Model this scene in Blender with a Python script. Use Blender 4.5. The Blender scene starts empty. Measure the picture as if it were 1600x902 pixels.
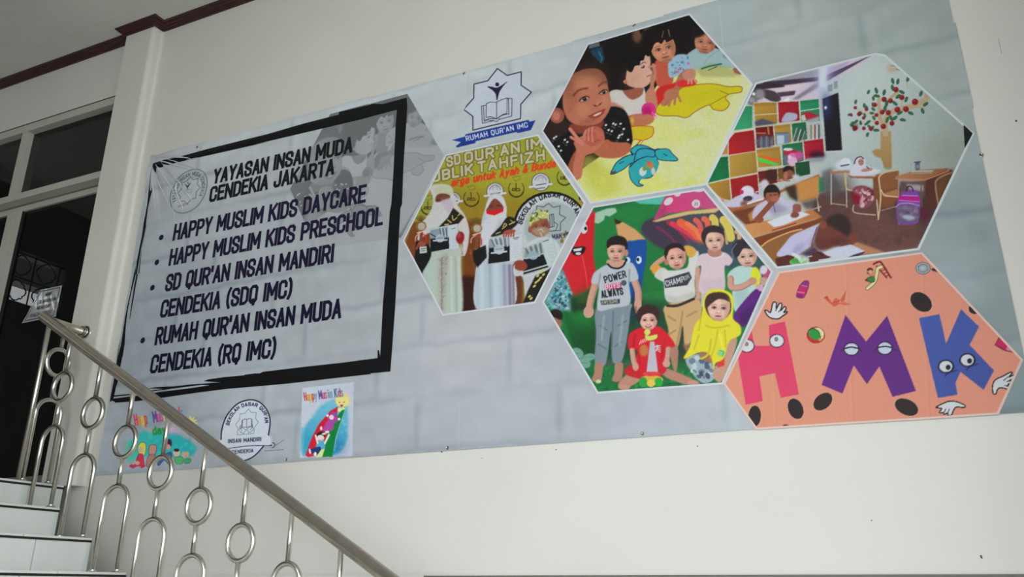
import bpy, bmesh, math, random
import numpy as np
from mathutils import Vector, Matrix
random.seed(7); np.random.seed(7)
# ------------------------------------------------------------------ camera
SC = bpy.context.scene
COL = SC.collection
YAW, PITCH, ROLL, FPX = -0.43508, 0.345449, 0.0041678, 1300.698
_f = np.array([math.sin(YAW)*math.cos(PITCH), math.cos(YAW)*math.cos(PITCH), math.sin(PITCH)])
_r0 = np.array([math.cos(YAW), -math.sin(YAW), 0.0]); _u0 = np.cross(_r0, _f)
_r = math.cos(ROLL)*_r0 + math.sin(ROLL)*_u0
_u = -math.sin(ROLL)*_r0 + math.cos(ROLL)*_u0
cam_d = bpy.data.cameras.new('camera'); cam = bpy.data.objects.new('camera', cam_d); COL.objects.link(cam)
cam_d.sensor_width = 36; cam_d.lens = FPX/1600*36; cam_d.clip_start = .05
m = Matrix.Identity(4)
for i in range(3):
    m[i][0], m[i][1], m[i][2] = _r[i], _u[i], -_f[i]
cam.matrix_world = m
SC.camera = cam
# ------------------------------------------------------------------ light of the place: overcast sky through the open porch front
SC.view_settings.view_transform = 'Standard'; SC.view_settings.look = 'None'
SC.view_settings.gamma = 1; SC.view_settings.use_curve_mapping = False
SC.view_settings.exposure = EXPO = -2.12
W = bpy.data.worlds.new('sky'); SC.world = W; W.use_nodes = True
bg = W.node_tree.nodes['Background']
tc = W.node_tree.nodes.new('ShaderNodeTexCoord'); sp = W.node_tree.nodes.new('ShaderNodeSeparateXYZ')
rp = W.node_tree.nodes.new('ShaderNodeValToRGB')
W.node_tree.links.new(tc.outputs['Generated'], sp.inputs[0]); W.node_tree.links.new(sp.outputs[2], rp.inputs[0])
W.node_tree.links.new(rp.outputs[0], bg.inputs[0])
rp.color_ramp.elements[0].position = 0.0; rp.color_ramp.elements[0].color = (.92, .95, .95, 1)
rp.color_ramp.elements[1].position = 1.0; rp.color_ramp.elements[1].color = (.84, .90, 1, 1)
bg.inputs[1].default_value = SKY = 14
def portal(name, loc, rot, sx, sy):
    l = bpy.data.lights.new(name, 'AREA'); l.shape = 'RECTANGLE'; l.size = sx; l.size_y = sy
    l.cycles.is_portal = True
    o = bpy.data.objects.new(name, l); COL.objects.link(o); o.location = loc; o.rotation_euler = rot; return o
CEIL_Z, GROUND_Z, FRONT_Y, LEFT_X, RIGHT_X = 3.926, -1.5, -1.3, -8.0, 2.4
OPEN_X, OPEN_Y, OPEN_Z = -3.0, 2.9, 3.0      # the porch is open towards the front right, under a lintel
portal('sky_portal', ((OPEN_X+RIGHT_X)/2, FRONT_Y, (OPEN_Z-1.5)/2), (math.radians(90), 0, 0), RIGHT_X-OPEN_X, OPEN_Z+1.5)
portal('sky_portal_right', (RIGHT_X, (FRONT_Y+OPEN_Y)/2, (OPEN_Z-1.5)/2), (0, math.radians(90), 0), OPEN_Z+1.5, OPEN_Y-FRONT_Y)

# ------------------------------------------------------------------ helpers
S = 3.6                     # distance of the banner wall, metres
def ray(px, py):
    d = _f + _r*((px-800)/FPX) - _u*((py-451)/FPX)
    return d/d[1]
def wall_xz(px, py, Y=S):
    d = ray(px, py)*Y; return d[0], d[2]
def lin(c):
    c = np.asarray(c, float)/255.0
    return np.where(c <= .04045, c/12.92, ((c+.055)/1.055)**2.4)
def nodes(name):
    m = bpy.data.materials.new(name); m.use_nodes = True
    return m, m.node_tree.nodes, m.node_tree.links, m.node_tree.nodes['Principled BSDF']
def mat(name, col, rough=.6, metal=0., noise=0., nscale=8., bump=0., bscale=40., spec=.5, col2=None, coat=0., detail=5):
    m, N, L, b = nodes(name)
    c = tuple(lin(col))+(1,)
    b.inputs['Base Color'].default_value = c; b.inputs['Roughness'].default_value = rough
    b.inputs['Metallic'].default_value = metal; b.inputs['Specular IOR Level'].default_value = spec
    b.inputs['Coat Weight'].default_value = coat
    t = N.new('ShaderNodeTexCoord')
    if noise or col2:
        n = N.new('ShaderNodeTexNoise'); n.inputs['Scale'].default_value = nscale; n.inputs['Detail'].default_value = detail
        L.new(t.outputs['Object'], n.inputs['Vector'])
        r = N.new('ShaderNodeValToRGB'); r.color_ramp.elements[0].position = .32; r.color_ramp.elements[1].position = .68
        k = 1-noise
        r.color_ramp.elements[0].color = (c[0]*k, c[1]*k, c[2]*k, 1) if col2 is None else tuple(lin(col2))+(1,)
        r.color_ramp.elements[1].color = c
        L.new(n.outputs['Fac'], r.inputs[0]); L.new(r.outputs[0], b.inputs['Base Color'])
    if bump:
        n2 = N.new('ShaderNodeTexNoise'); n2.inputs['Scale'].default_value = bscale; n2.inputs['Detail'].default_value = 4
        L.new(t.outputs['Object'], n2.inputs['Vector'])
        bp = N.new('ShaderNodeBump'); bp.inputs['Strength'].default_value = bump; bp.inputs['Distance'].default_value = .01
        L.new(n2.outputs['Fac'], bp.inputs['Height']); L.new(bp.outputs[0], b.inputs['Normal'])
    return m
def obj(name, bm, m=None, parent=None, smooth=False):
    me = bpy.data.meshes.new(name)
    bm.normal_update(); bm.to_mesh(me); bm.free()
    o = bpy.data.objects.new(name, me); COL.objects.link(o)
    if m: me.materials.append(m)
    if smooth: me.polygons.foreach_set('use_smooth', [True]*len(me.polygons))
    if parent: o.parent = parent
    return o
def at(o, parent):          # parent keeping world coordinates given in the mesh
    o.parent = parent; o.matrix_parent_inverse = parent.matrix_world.inverted(); return o
def box(bm, x0, x1, y0, y1, z0, z1, bev=0):
    r = bmesh.ops.create_cube(bm, size=1)
    for v in r['verts']:
        v.co = Vector(((x0+x1)/2+v.co.x*(x1-x0), (y0+y1)/2+v.co.y*(y1-y0), (z0+z1)/2+v.co.z*(z1-z0)))
    if bev:
        es = list({e for v in r['verts'] for e in v.link_edges})
        bmesh.ops.bevel(bm, geom=es, offset=bev, segments=2, affect='EDGES', profile=.6)
def mbox(name, x0, x1, y0, y1, z0, z1, m, parent=None, bev=0, kind=None):
    bm = bmesh.new(); box(bm, x0, x1, y0, y1, z0, z1, bev)
    o = obj(name, bm, m, parent)
    if kind: o['kind'] = kind
    return o
def tube(bm, pts, r, seg=16, closed=False, caps=True):
    pts = [Vector(p) for p in pts]; n = len(pts); rings = []
    up = None
    for i, p in enumerate(pts):
        if closed: t = (pts[(i+1) % n]-pts[i-1]).normalized()
        else: t = (pts[min(i+1, n-1)]-pts[max(i-1, 0)]).normalized()
        if up is None:
            up = Vector((0, 1, 0)) if abs(t.y) < .9 else Vector((0, 0, 1))
        a = t.cross(up).normalized(); b = a.cross(t).normalized(); up = b if abs(t.dot(up)) < .95 else up
        ri = r[i] if isinstance(r, (list, tuple)) else r
        rings.append([bm.verts.new(p+a*ri*math.cos(2*math.pi*k/seg)+b*ri*math.sin(2*math.pi*k/seg)) for k in range(seg)])
    for i in range(n if closed else n-1):
        A, B = rings[i], rings[(i+1) % n]
        for k in range(seg): bm.faces.new((A[k], A[(k+1) % seg], B[(k+1) % seg], B[k]))
    if caps and not closed:
        bm.faces.new(rings[0]); bm.faces.new(rings[-1][::-1])
def tag(o, label=None, cat=None, group=None, kind=None):
    if label: o['label'] = label
    if cat: o['category'] = cat
    if group: o['group'] = group
    if kind: o['kind'] = kind
    return o
def empty(name, loc=(0, 0, 0)):
    o = bpy.data.objects.new(name, None); COL.objects.link(o); o.location = loc; o.empty_display_size = .2
    bpy.context.view_layer.update(); return o

M = {}
M['wall'] = mat('painted_plaster', (224, 223, 216), .55, noise=.05, nscale=1.3, bump=.12, bscale=9)
M['pillar'] = mat('pillar_plaster', (224, 223, 215), .5, noise=.05, nscale=2.5, bump=.12, bscale=14)
M['ceil'] = mat('ceiling_board', (212, 213, 204), .8, noise=.07, nscale=2, bump=.05)
M['mould'] = mat('maroon_gloss_paint', (62, 24, 24), .28, noise=.3, nscale=12, bump=.25, bscale=25)
M['floor'] = mat('porch_floor_tile', (216, 214, 208), .35, noise=.1, nscale=3)
M['dado'] = mat('grey_dado_paint', (108, 108, 99), .6, noise=.1, nscale=30, bump=.2)
M['tile'] = mat('white_glazed_tile', (222, 226, 222), .16, noise=.07, nscale=4, bump=.03)
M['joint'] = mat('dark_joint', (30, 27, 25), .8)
M['steel'] = mat('stainless_steel', (222, 216, 206), .2, 1., noise=.12, nscale=14, bump=.03, bscale=30)
M['rail'] = mat('brushed_stainless', (206, 194, 178), .3, .72, noise=.15, nscale=20, bump=.03, bscale=60)
M['alu'] = mat('painted_aluminium', (196, 194, 184), .42, noise=.05, nscale=8)
M['alu_d'] = mat('dusty_aluminium', (128, 126, 112), .55, noise=.2, nscale=12)
M['glass'] = mat('dark_door_glass', (14, 15, 15), .012, spec=.6)
M['iron'] = mat('dark_iron', (30, 30, 30), .5)
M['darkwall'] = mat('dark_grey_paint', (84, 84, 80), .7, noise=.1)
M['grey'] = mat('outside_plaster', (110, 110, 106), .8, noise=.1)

# ------------------------------------------------------------------ structure
PX0, PX1, PY = -4.83, -4.538, 3.521           # pillar
WALL_R = RIGHT_X
def wallpanel(name, x0, x1, z0, z1, y0=S, y1=S+.2, m=None):
    return tag(mbox(name, x0, x1, y0, y1, z0, z1, m or M['wall']), kind='structure')
wallpanel('wall_back', PX0+.03, WALL_R, .045, CEIL_Z+.05)
bm = bmesh.new()
box(bm, LEFT_X, PX0+.03, S, S+.2, 3.435, CEIL_Z+.05)
box(bm, LEFT_X, -7.0, S, S+.2, -1.5, 3.435)
box(bm, PX0-.05, PX0+.03, S, S+.2, -1.5, 3.435)
tag(obj('wall_door_side', bm, M['wall']), kind='structure')
bm = bmesh.new(); box(bm, PX0, WALL_R, S-.012, S+.2, -1.5, .053, .004)
tag(obj('baseboard_back', bm, M['dado']), kind='structure')
# lower wall under the landing level, behind the stairs, is painted like the wall
bm = bmesh.new(); box(bm, -4.83, -2.12, S-.016, S-.010, -1.5, .056)
tag(obj('wall_beside_stairs', bm, M['wall']), kind='structure')
# pillar with softened right edge
bm = bmesh.new()
prof = [(PX0, S+.02), (PX0, PY+.006), (PX0+.006, PY)]
R_ = .035
for k in range(8):
    a = math.pi/2*k/7; prof.append((PX1-R_+R_*math.sin(a), PY+R_-R_*math.cos(a)))
for k in range(5):                             # plaster fillet into the wall
    a = math.pi/2*k/4; prof.append((PX1+.02-.02*math.cos(a), S-.02+.02*math.sin(a)))
prof.append((PX1+.02, S+.02))
lo = [bm.verts.new((x, y, .5717)) for x, y in prof]; hi = [bm.verts.new((x, y, CEIL_Z+.01)) for x, y in prof]
n = len(prof)
for i in range(n): bm.faces.new((lo[i], lo[(i+1) % n], hi[(i+1) % n], hi[i]))
bm.faces.new(lo[::-1]); bm.faces.new(hi)
tag(obj('wall_pillar', bm, M['pillar']), kind='structure')
tag(mbox('wall_shade_blocker', .757, 1.2, 2.35, S+.02, GROUND_Z, CEIL_Z, M['grey']), kind='structure')      # unseen pillar right of the frame, added to shade the wall's right edge
bm = bmesh.new()
box(bm, RIGHT_X, RIGHT_X+.2, OPEN_Y, S+.2, GROUND_Z, CEIL_Z); box(bm, RIGHT_X, RIGHT_X+.2, FRONT_Y-.2, OPEN_Y, OPEN_Z, CEIL_Z)
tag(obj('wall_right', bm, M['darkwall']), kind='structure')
bm = bmesh.new()
box(bm, LEFT_X-.2, OPEN_X, FRONT_Y-.2, FRONT_Y, GROUND_Z, CEIL_Z); box(bm, OPEN_X, RIGHT_X, FRONT_Y-.2, FRONT_Y, OPEN_Z, CEIL_Z)
tag(obj('wall_front', bm, M['wall']), kind='structure')
tag(mbox('floor', LEFT_X-1, WALL_R+14, -14, S+.2, GROUND_Z-.1, GROUND_Z, M['floor']), kind='structure')
# ceiling of boards with fine joints
ceil = tag(mbox('ceiling', LEFT_X-.3, WALL_R+.2, FRONT_Y, S+.2, CEIL_Z+.012, CEIL_Z+.1, M['joint']), kind='structure')
xs = [-10.3+.0, -9.1, -7.9, -6.66, -5.46, -4.2, -3.0, -1.8, -.6, .6, 1.8, 2.4]; ys = [3.72, 3.38, .94, -1.5, -2.6]
for i in range(len(xs)-1):
    for j in range(len(ys)-1):
        a, b_ = max(xs[i], LEFT_X-.3), xs[i+1]
        if b_ <= a: continue
        mbox('ceiling_board', a+.0007, b_-.0007, ys[j+1]+.0007, ys[j]-.0007, CEIL_Z, CEIL_Z+.012, M['ceil'], ceil)
# crown moulding, stepped profile swept along wall, round the pillar and on
P_, H_ = .060, .052
cp = [(0, -H_), (.012, -H_), (.016, -H_+.010), (.026, -H_+.013), (.030, -H_+.024), (.042, -H_+.027), (.046, -H_+.040), (P_, -H_+.043), (P_, .004), (0, .004)]
path = [(WALL_R, S), (PX1, S), (PX1, PY), (PX0, PY), (PX0, S), (LEFT_X, S)]
def off(i, d):
    p = Vector(path[i]); out = []
    for a, b in ((i-1, i), (i, i+1)):
        if 0 <= a and b < len(path):
            t = (Vector(path[b])-Vector(path[a])).normalized(); out.append(Vector((-t.y, t.x)))
    if len(out) == 1: return p+out[0]*d
    mm = out[0]+out[1]; return p+mm*d/(1+out[0].dot(out[1]))
def sweep(idx):
    bm = bmesh.new(); rings = []
    for i in idx:
        rings.append([bm.verts.new((*off(i, d), CEIL_Z+h)) for d, h in cp])
    for a, b in zip(rings, rings[1:]):
        for k in range(len(cp)): bm.faces.new((a[k], a[(k+1) % len(cp)], b[(k+1) % len(cp)], b[k]))
    bm.faces.new(rings[0]); bm.faces.new(rings[-1][::-1])
    bmesh.ops.recalc_face_normals(bm, faces=bm.faces); return bm
# outward is towards the room (-Y): the path runs right to left, so the left normal points into the wall; flip
_o = off
def off(i, d): return _o(i, d)
test = off(0, .1)
if test.y > S:
    def off(i, d): return _o(i, -d)
tag(obj('trim_1', sweep([0, 1]), M['mould']), kind='structure')
tag(obj('trim_2', sweep([1, 2, 3, 4]), M['mould']), kind='structure')
tag(obj('trim_3', sweep([4, 5]), M['mould']), kind='structure')
# end wall on the left with the grilled opening that the door glass mirrors
GY0, GY1, GZ0, GZ1 = 1.73, 3.2, 2.74, 3.28
bm = bmesh.new()
box(bm, LEFT_X-.2, LEFT_X, FRONT_Y, GY0, GROUND_Z, CEIL_Z); box(bm, LEFT_X-.2, LEFT_X, GY1, S+.2, GROUND_Z, CEIL_Z)
box(bm, LEFT_X-.2, LEFT_X, GY0, GY1, GROUND_Z, GZ0); box(bm, LEFT_X-.2, LEFT_X, GY0, GY1, GZ1, CEIL_Z)
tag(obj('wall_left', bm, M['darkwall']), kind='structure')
portal('sky_portal_left', (LEFT_X-.25, (GY0+GY1)/2, (GZ0+GZ1)/2), (0, math.radians(-90), 0), GZ1-GZ0, GY1-GY0)
gr = empty('window_grille', (LEFT_X-.05, (GY0+GY1)/2, GZ0)); tag(gr, 'dark iron ornamental grille in the high opening of the left end wall', 'grille')
XG = LEFT_X-.05
def grillbar(a, b, w=.008):
    bm = bmesh.new(); tube(bm, [a, b], w, 8); return at(obj('bar', bm, M['iron']), gr)
zc = GZ0+(GZ1-GZ0)/2
for z in (GZ0+.01, zc, GZ1-.01): grillbar((XG, GY0, z), (XG, GY1, z))
y = 1.785
while y < GY1:
    grillbar((XG, y, GZ0), (XG, y, GZ1)); y += .29
for zr in (GZ0+(zc-GZ0)/2, zc+(zc-GZ0)/2):
    y = 1.93
    while y < GY1-.1:
        bm = bmesh.new(); pts = []
        a_ = .055
        for q in range(4):                       # quatrefoil with small steps between its lobes
            ca = math.pi/2*q
            for t_ in range(-4, 5):
                th = ca+math.radians(t_*17); pts.append((a_*math.cos(ca)+.05*math.cos(th), a_*math.sin(ca)+.05*math.sin(th)))
            d_ = ca+math.pi/4; pts.append((.098*math.cos(d_-.12), .098*math.sin(d_-.12))); pts.append((.098*math.cos(d_+.12), .098*math.sin(d_+.12)))
        tube(bm, [(XG, y+p[0]*1.05, zr+p[1]*1.05) for p in pts], .007, 6, closed=True)
        at(obj('quatrefoil', bm, M['iron'], smooth=True), gr)
        y += .29
# roof overhang of the neighbouring part seen (mirrored) beyond the grille
tag(mbox('wall_outside', LEFT_X-1.1, LEFT_X-.9, -1, S+4, 3.28, 5.6, M['grey']), kind='structure')

# ------------------------------------------------------------------ transom window and double door left of the pillar
FX0, FX1 = -6.98, -4.885
fy = S
def fbox(name, x0, x1, y0, y1, z0, z1, m, par, bev=.003): return at(mbox(name, x0, x1, y0, y1, z0, z1, m, None, bev), par)
win = empty('window_1', (-5.9, S, 2.75)); tag(win, kind='structure')
fbox('frame_head', FX0, FX1, fy-.004, fy+.1, 3.362, 3.425, M['alu'], win)
fbox('frame_gap', FX0, FX1, fy-.001, fy+.1, 3.425, 3.436, M['joint'], win, 0)
fbox('frame_mullion', -5.93, -5.872, fy-.002, fy+.1, 2.806, 3.362, M['alu'], win)
fbox('frame_jamb', FX1-.035, FX1, fy-.002, fy+.1, 2.806, 3.362, M['alu'], win)
fbox('frame_jamb', FX0, FX0+.05, fy-.002, fy+.1, 2.806, 3.362, M['alu'], win)
fbox('transom', FX0, FX1, fy-.006, fy+.11, 2.752, 2.806, M['alu'], win)
fbox('pane', -5.872, FX1-.035, fy+.055, fy+.063, 2.806, 3.362, M['glass'], win, 0)
fbox('pane', FX0+.05, -5.93, fy+.055, fy+.063, 2.806, 3.362, M['glass'], win, 0)
LZ = .5717
fbox('stop_strip', FX0, FX1, fy+.07, fy+.1, 2.744, 2.752, M['alu_d'], win, 0)
DY = 3.68
def leaf(name, x0, x1):
    d = empty(name, ((x0+x1)/2, DY, LZ)); tag(d, kind='structure')
    st = .085
    fbox('stile', x0, x0+st, DY, DY+.05, LZ+.01, 2.775, M['alu'], d)
    fbox('stile', x1-st, x1, DY, DY+.05, LZ+.01, 2.775, M['alu'], d)
    fbox('top_rail', x0+st, x1-st, DY, DY+.05, 2.70, 2.775, M['alu'], d)
    fbox('bottom_rail', x0+st, x1-st, DY, DY+.05, LZ+.01, LZ+.10, M['alu_d'], d)
    fbox('glazing_bead', x0+st, x0+st+.008, DY-.0, DY+.05, LZ+.1, 2.70, M['joint'], d, 0)
    fbox('pane', x0+st, x1-st, DY+.02, DY+.028, LZ+.10, 2.70, M['glass'], d, 0)
    return d
leaf('door_1', -5.93, -4.955)
leaf('door_2', -6.908, -5.933)
fbox('jamb_right', -4.955, -4.885, fy+.06, fy+.12, LZ, 2.744, M['alu'], win, 0)
# dark room behind the glass
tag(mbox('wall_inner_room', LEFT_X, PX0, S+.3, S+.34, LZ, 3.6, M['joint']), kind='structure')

# ------------------------------------------------------------------ stairs of white tiles
STEPX = lambda k: -4.30+.2945*k
STEPZ = [.410, .2434, .067, -.110, -.287, -.464, -.641, -.818, -.995, -1.172, -1.349]
SY0, SY1 = 1.9, 3.281
stair = empty('tiled_staircase', (-4.3, (SY0+SY1)/2, GROUND_Z)); tag(stair, 'white tiled staircase with thin dark nosing strips climbing left beside the wall', 'stairs')
core = bmesh.new()
box(core, LEFT_X+.01, -4.615-.012, SY0, SY1, GROUND_Z, LZ-.012)
box(core, LEFT_X+.01, -4.84, SY1, S-.002, GROUND_Z, LZ-.013)
box(core, -4.84, -4.627, SY1, PY, GROUND_Z, LZ-.013)
box(core, -6.99, -4.96, S-.002, S+.09, LZ-.08, LZ-.013)
for k, z in enumerate(STEPZ): box(core, -4.7, STEPX(k)-.012, SY0, SY1-.002, GROUND_Z, z-.012)
at(obj('core', core, M['joint']), stair)
for y0_ in (SY0-.004, SY1-.004):                    # plastered flanks of the stairs
    side = bmesh.new()
    for k, z in enumerate(STEPZ): box(side, -4.62 if k == 0 else STEPX(k-1)-.010, STEPX(k)-.012, y0_, y0_+.006, GROUND_Z, z-.013)
    if y0_ < SY1-.01: box(side, LEFT_X+.01, -4.626, y0_, y0_+.006, GROUND_Z, LZ-.013)
    at(obj('plaster_flank', side, M['wall']), stair)
def tiles_x(x, z0, z1, y0, y1, joints):
    ys = [y0]+sorted(j for j in joints if y0 < j < y1)+[y1]
    for a, b in zip(ys, ys[1:]):
        at(mbox('riser_tile', x-.012, x, a+.0022, b-.0022, z0, z1, M['tile'], None, .0012), stair)
def tread(x0, x1, z, y0, y1, joints):
    ys = [y0]+sorted(j for j in joints if y0 < j < y1)+[y1]
    for a, b in zip(ys, ys[1:]):
        at(mbox('tread_tile', x0, x1, a+.0015, b-.0015, z-.012, z, M['tile'], None, .002), stair)
tops = [LZ]+STEPZ; fronts = [-4.615]+[STEPX(k) for k in range(len(STEPZ))]
J = {0: [], 1: [2.74, 2.34, 1.94, 1.54], 2: [2.955, 2.555, 2.155, 1.755, 1.355], 3: [3.09, 2.69, 2.29, 1.89, 1.49]}
for i, (x, z) in enumerate(zip(fronts, tops)):
    zn = tops[i+1] if i+1 < len(tops) else GROUND_Z
    yend = PY if i == 0 else SY1
    jj = J.get(i, [3.281-.2-.4*k for k in range(6)] if i else [])
    if i == 0: jj = [3.30-.4*k for k in range(6)]
    tiles_x(x, zn+.002, z-.023, SY0, yend, jj)
    if i: tread(fronts[i-1], x+.004, z, SY0, SY1, [2.88, 2.48, 2.08, 1.68])
    at(mbox('nosing_strip', x-.02, x+.003, SY0, yend, z-.023, z-.011, M['joint']), stair)  # dark strip below each tread edge
for k in range(8):                                  # landing floor tiles
    xx = -4.611-.4*k
    tread(max(xx-.4+.003, LEFT_X+.01), xx, LZ, SY0, PY, [3.1, 2.7, 2.3, 1.9, 1.5])
bm = bmesh.new(); box(bm, -6.9, -4.96, PY+.002, S+.09, LZ-.012, LZ)
at(obj('threshold', bm, M['floor']), stair)

# ------------------------------------------------------------------ stainless railing
RY = 3.2357
ZR = lambda x: 1.571-.586*(x+4.704)
rail = empty('stair_railing', (-4.635, RY, LZ)); tag(rail, 'stainless steel stair railing with rings and arched tube balusters', 'railing')
def part(name, bm, m, par, smooth=True): return at(obj(name, bm, m, None, smooth), par)
bm = bmesh.new(); XE = -1.02
tube(bm, [(-4.712, RY, ZR(-4.712)), (-4.704, RY, ZR(-4.704)), (XE, RY, ZR(XE))], [.029, .032, .032], 28)
part('handrail', bm, M['rail'], rail)
bm = bmesh.new(); tube(bm, [(-4.685, RY, 1.555), (-4.668, PY-.002, 1.541)], .025, 24)
wt = part('wall_tube', bm, M['rail'], rail)
bm = bmesh.new()
tube(bm, [(-4.668, PY-.040, 1.543), (-4.668, PY-.032, 1.543)], .033, 24)
tube(bm, [(-4.668, PY-.032, 1.543), (-4.668, PY-.012, 1.543)], .029, 24)
tube(bm, [(-4.668, PY-.012, 1.543), (-4.668, PY, 1.543)], .042, 24)
part('flange', bm, M['steel'], rail)
def stem(p0, p1, r=.0125):
    bm = bmesh.new(); tube(bm, [p0, p1], r, 16); return bm
part('post', stem((-4.635, RY, LZ), (-4.635, RY, ZR(-4.635)-.01), .0145), M['steel'], rail)
bm = bmesh.new(); tube(bm, [(XE+.01, RY, GROUND_Z), (XE+.01, RY, ZR(XE)+.02)], .03, 20); part('post', bm, M['steel'], rail)
def foot(bm, p, r=.0125):
    tube(bm, [(p[0], p[1], p[2]), (p[0], p[1], p[2]+.004), (p[0], p[1], p[2]+.014)], [r*2.1, r*2.0, r*1.1], 16)
def arch_part(par, cx, cy, zl, zr, ztop, half, axis, r=.0125):
    bm = bmesh.new(); pts = []
    ex = Vector((1, 0, 0)) if axis == 'x' else Vector((0, 1, 0))
    c = Vector((cx, cy, 0))
    pts.append(c-ex*half+Vector((0, 0, zl)))
    zc = ztop-r-half*1.02
    for k in range(19):
        a = math.pi*(1-k/18)
        pts.append(c+ex*half*math.cos(a)+Vector((0, 0, zc+half*1.02*math.sin(a))))
    pts.append(c+ex*half+Vector((0, 0, zr)))
    tube(bm, pts, r, 16)
    foot(bm, c-ex*half+Vector((0, 0, zl)), r); foot(bm, c+ex*half+Vector((0, 0, zr)), r)
    return part('arch', bm, M['steel'], par)
def ring_part(par, cx, cy, cz, R, axis, r=.0135):
    bm = bmesh.new()
    ex = Vector((1, 0, 0)) if axis == 'x' else Vector((0, 1, 0))
    tube(bm, [Vector((cx, cy, cz))+ex*R*.93*math.cos(2*math.pi*k/40)+Vector((0, 0, R*math.sin(2*math.pi*k/40))) for k in range(40)], r, 16, closed=True)
    return part('ring', bm, M['steel'], par)
NB = 11
for k in range(NB):
    x = -4.407+.2945*k; z = 1.102-.1805*k; zs = STEPZ[k] if k < len(STEPZ) else GROUND_Z
    ring_part(rail, x, RY, z, .0835, 'x')
    arch_part(rail, x, RY, zs, zs, z-.222, .089, 'x')
    part('stem', stem((x, RY, z-.225), (x, RY, z-.088)), M['steel'], rail)
    part('stem', stem((x, RY, z+.088), (x, RY, ZR(x)-.02)), M['steel'], rail)
ring_part(rail, -4.635, 3.343, 1.296, .083, 'y')
arch_part(rail, -4.635, 3.345, LZ, LZ, 1.076, .084, 'y')
part('stem', stem((-4.635, 3.345, 1.07), (-4.635, 3.345, 1.206)), M['steel'], rail)
part('stem', stem((-4.635, 3.345, 1.385), (-4.635, 3.345, 1.535)), M['steel'], rail)
# ------------------------------------------------------------------ print engine: the banner's flat print, painted procedurally
RES = 2
def spline(pts, n=6, closed=True):
    p = np.asarray(pts, float); N_ = len(p); out = []
    rng = range(N_) if closed else range(N_-1)
    for i in rng:
        if closed: a, b, c, d = p[i-1], p[i], p[(i+1) % N_], p[(i+2) % N_]
        else: a, b, c, d = p[max(i-1, 0)], p[i], p[i+1], p[min(i+2, N_-1)]
        for k in range(n):
            t = k/n
            out.append(.5*((2*b)+(-a+c)*t+(2*a-5*b+4*c-d)*t*t+(-a+3*b-3*c+d)*t**3))
    if not closed: out.append(p[-1])
    return np.array(out)
def gblur(m, s):
    if s < .3: return m
    k = int(s*2.5)+1; x = np.arange(-k, k+1); w = np.exp(-x*x/(2*s*s)); w /= w.sum()
    for ax in (0, 1):
        pad = [(k, k) if a == ax else (0, 0) for a in (0, 1)]
        q = np.pad(m, pad, mode='edge')
        c = np.zeros_like(m)
        for j, wj in enumerate(w):
            c += wj*(q[j:j+m.shape[0]] if ax == 0 else q[:, j:j+m.shape[1]])
        m = c
    return m
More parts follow.
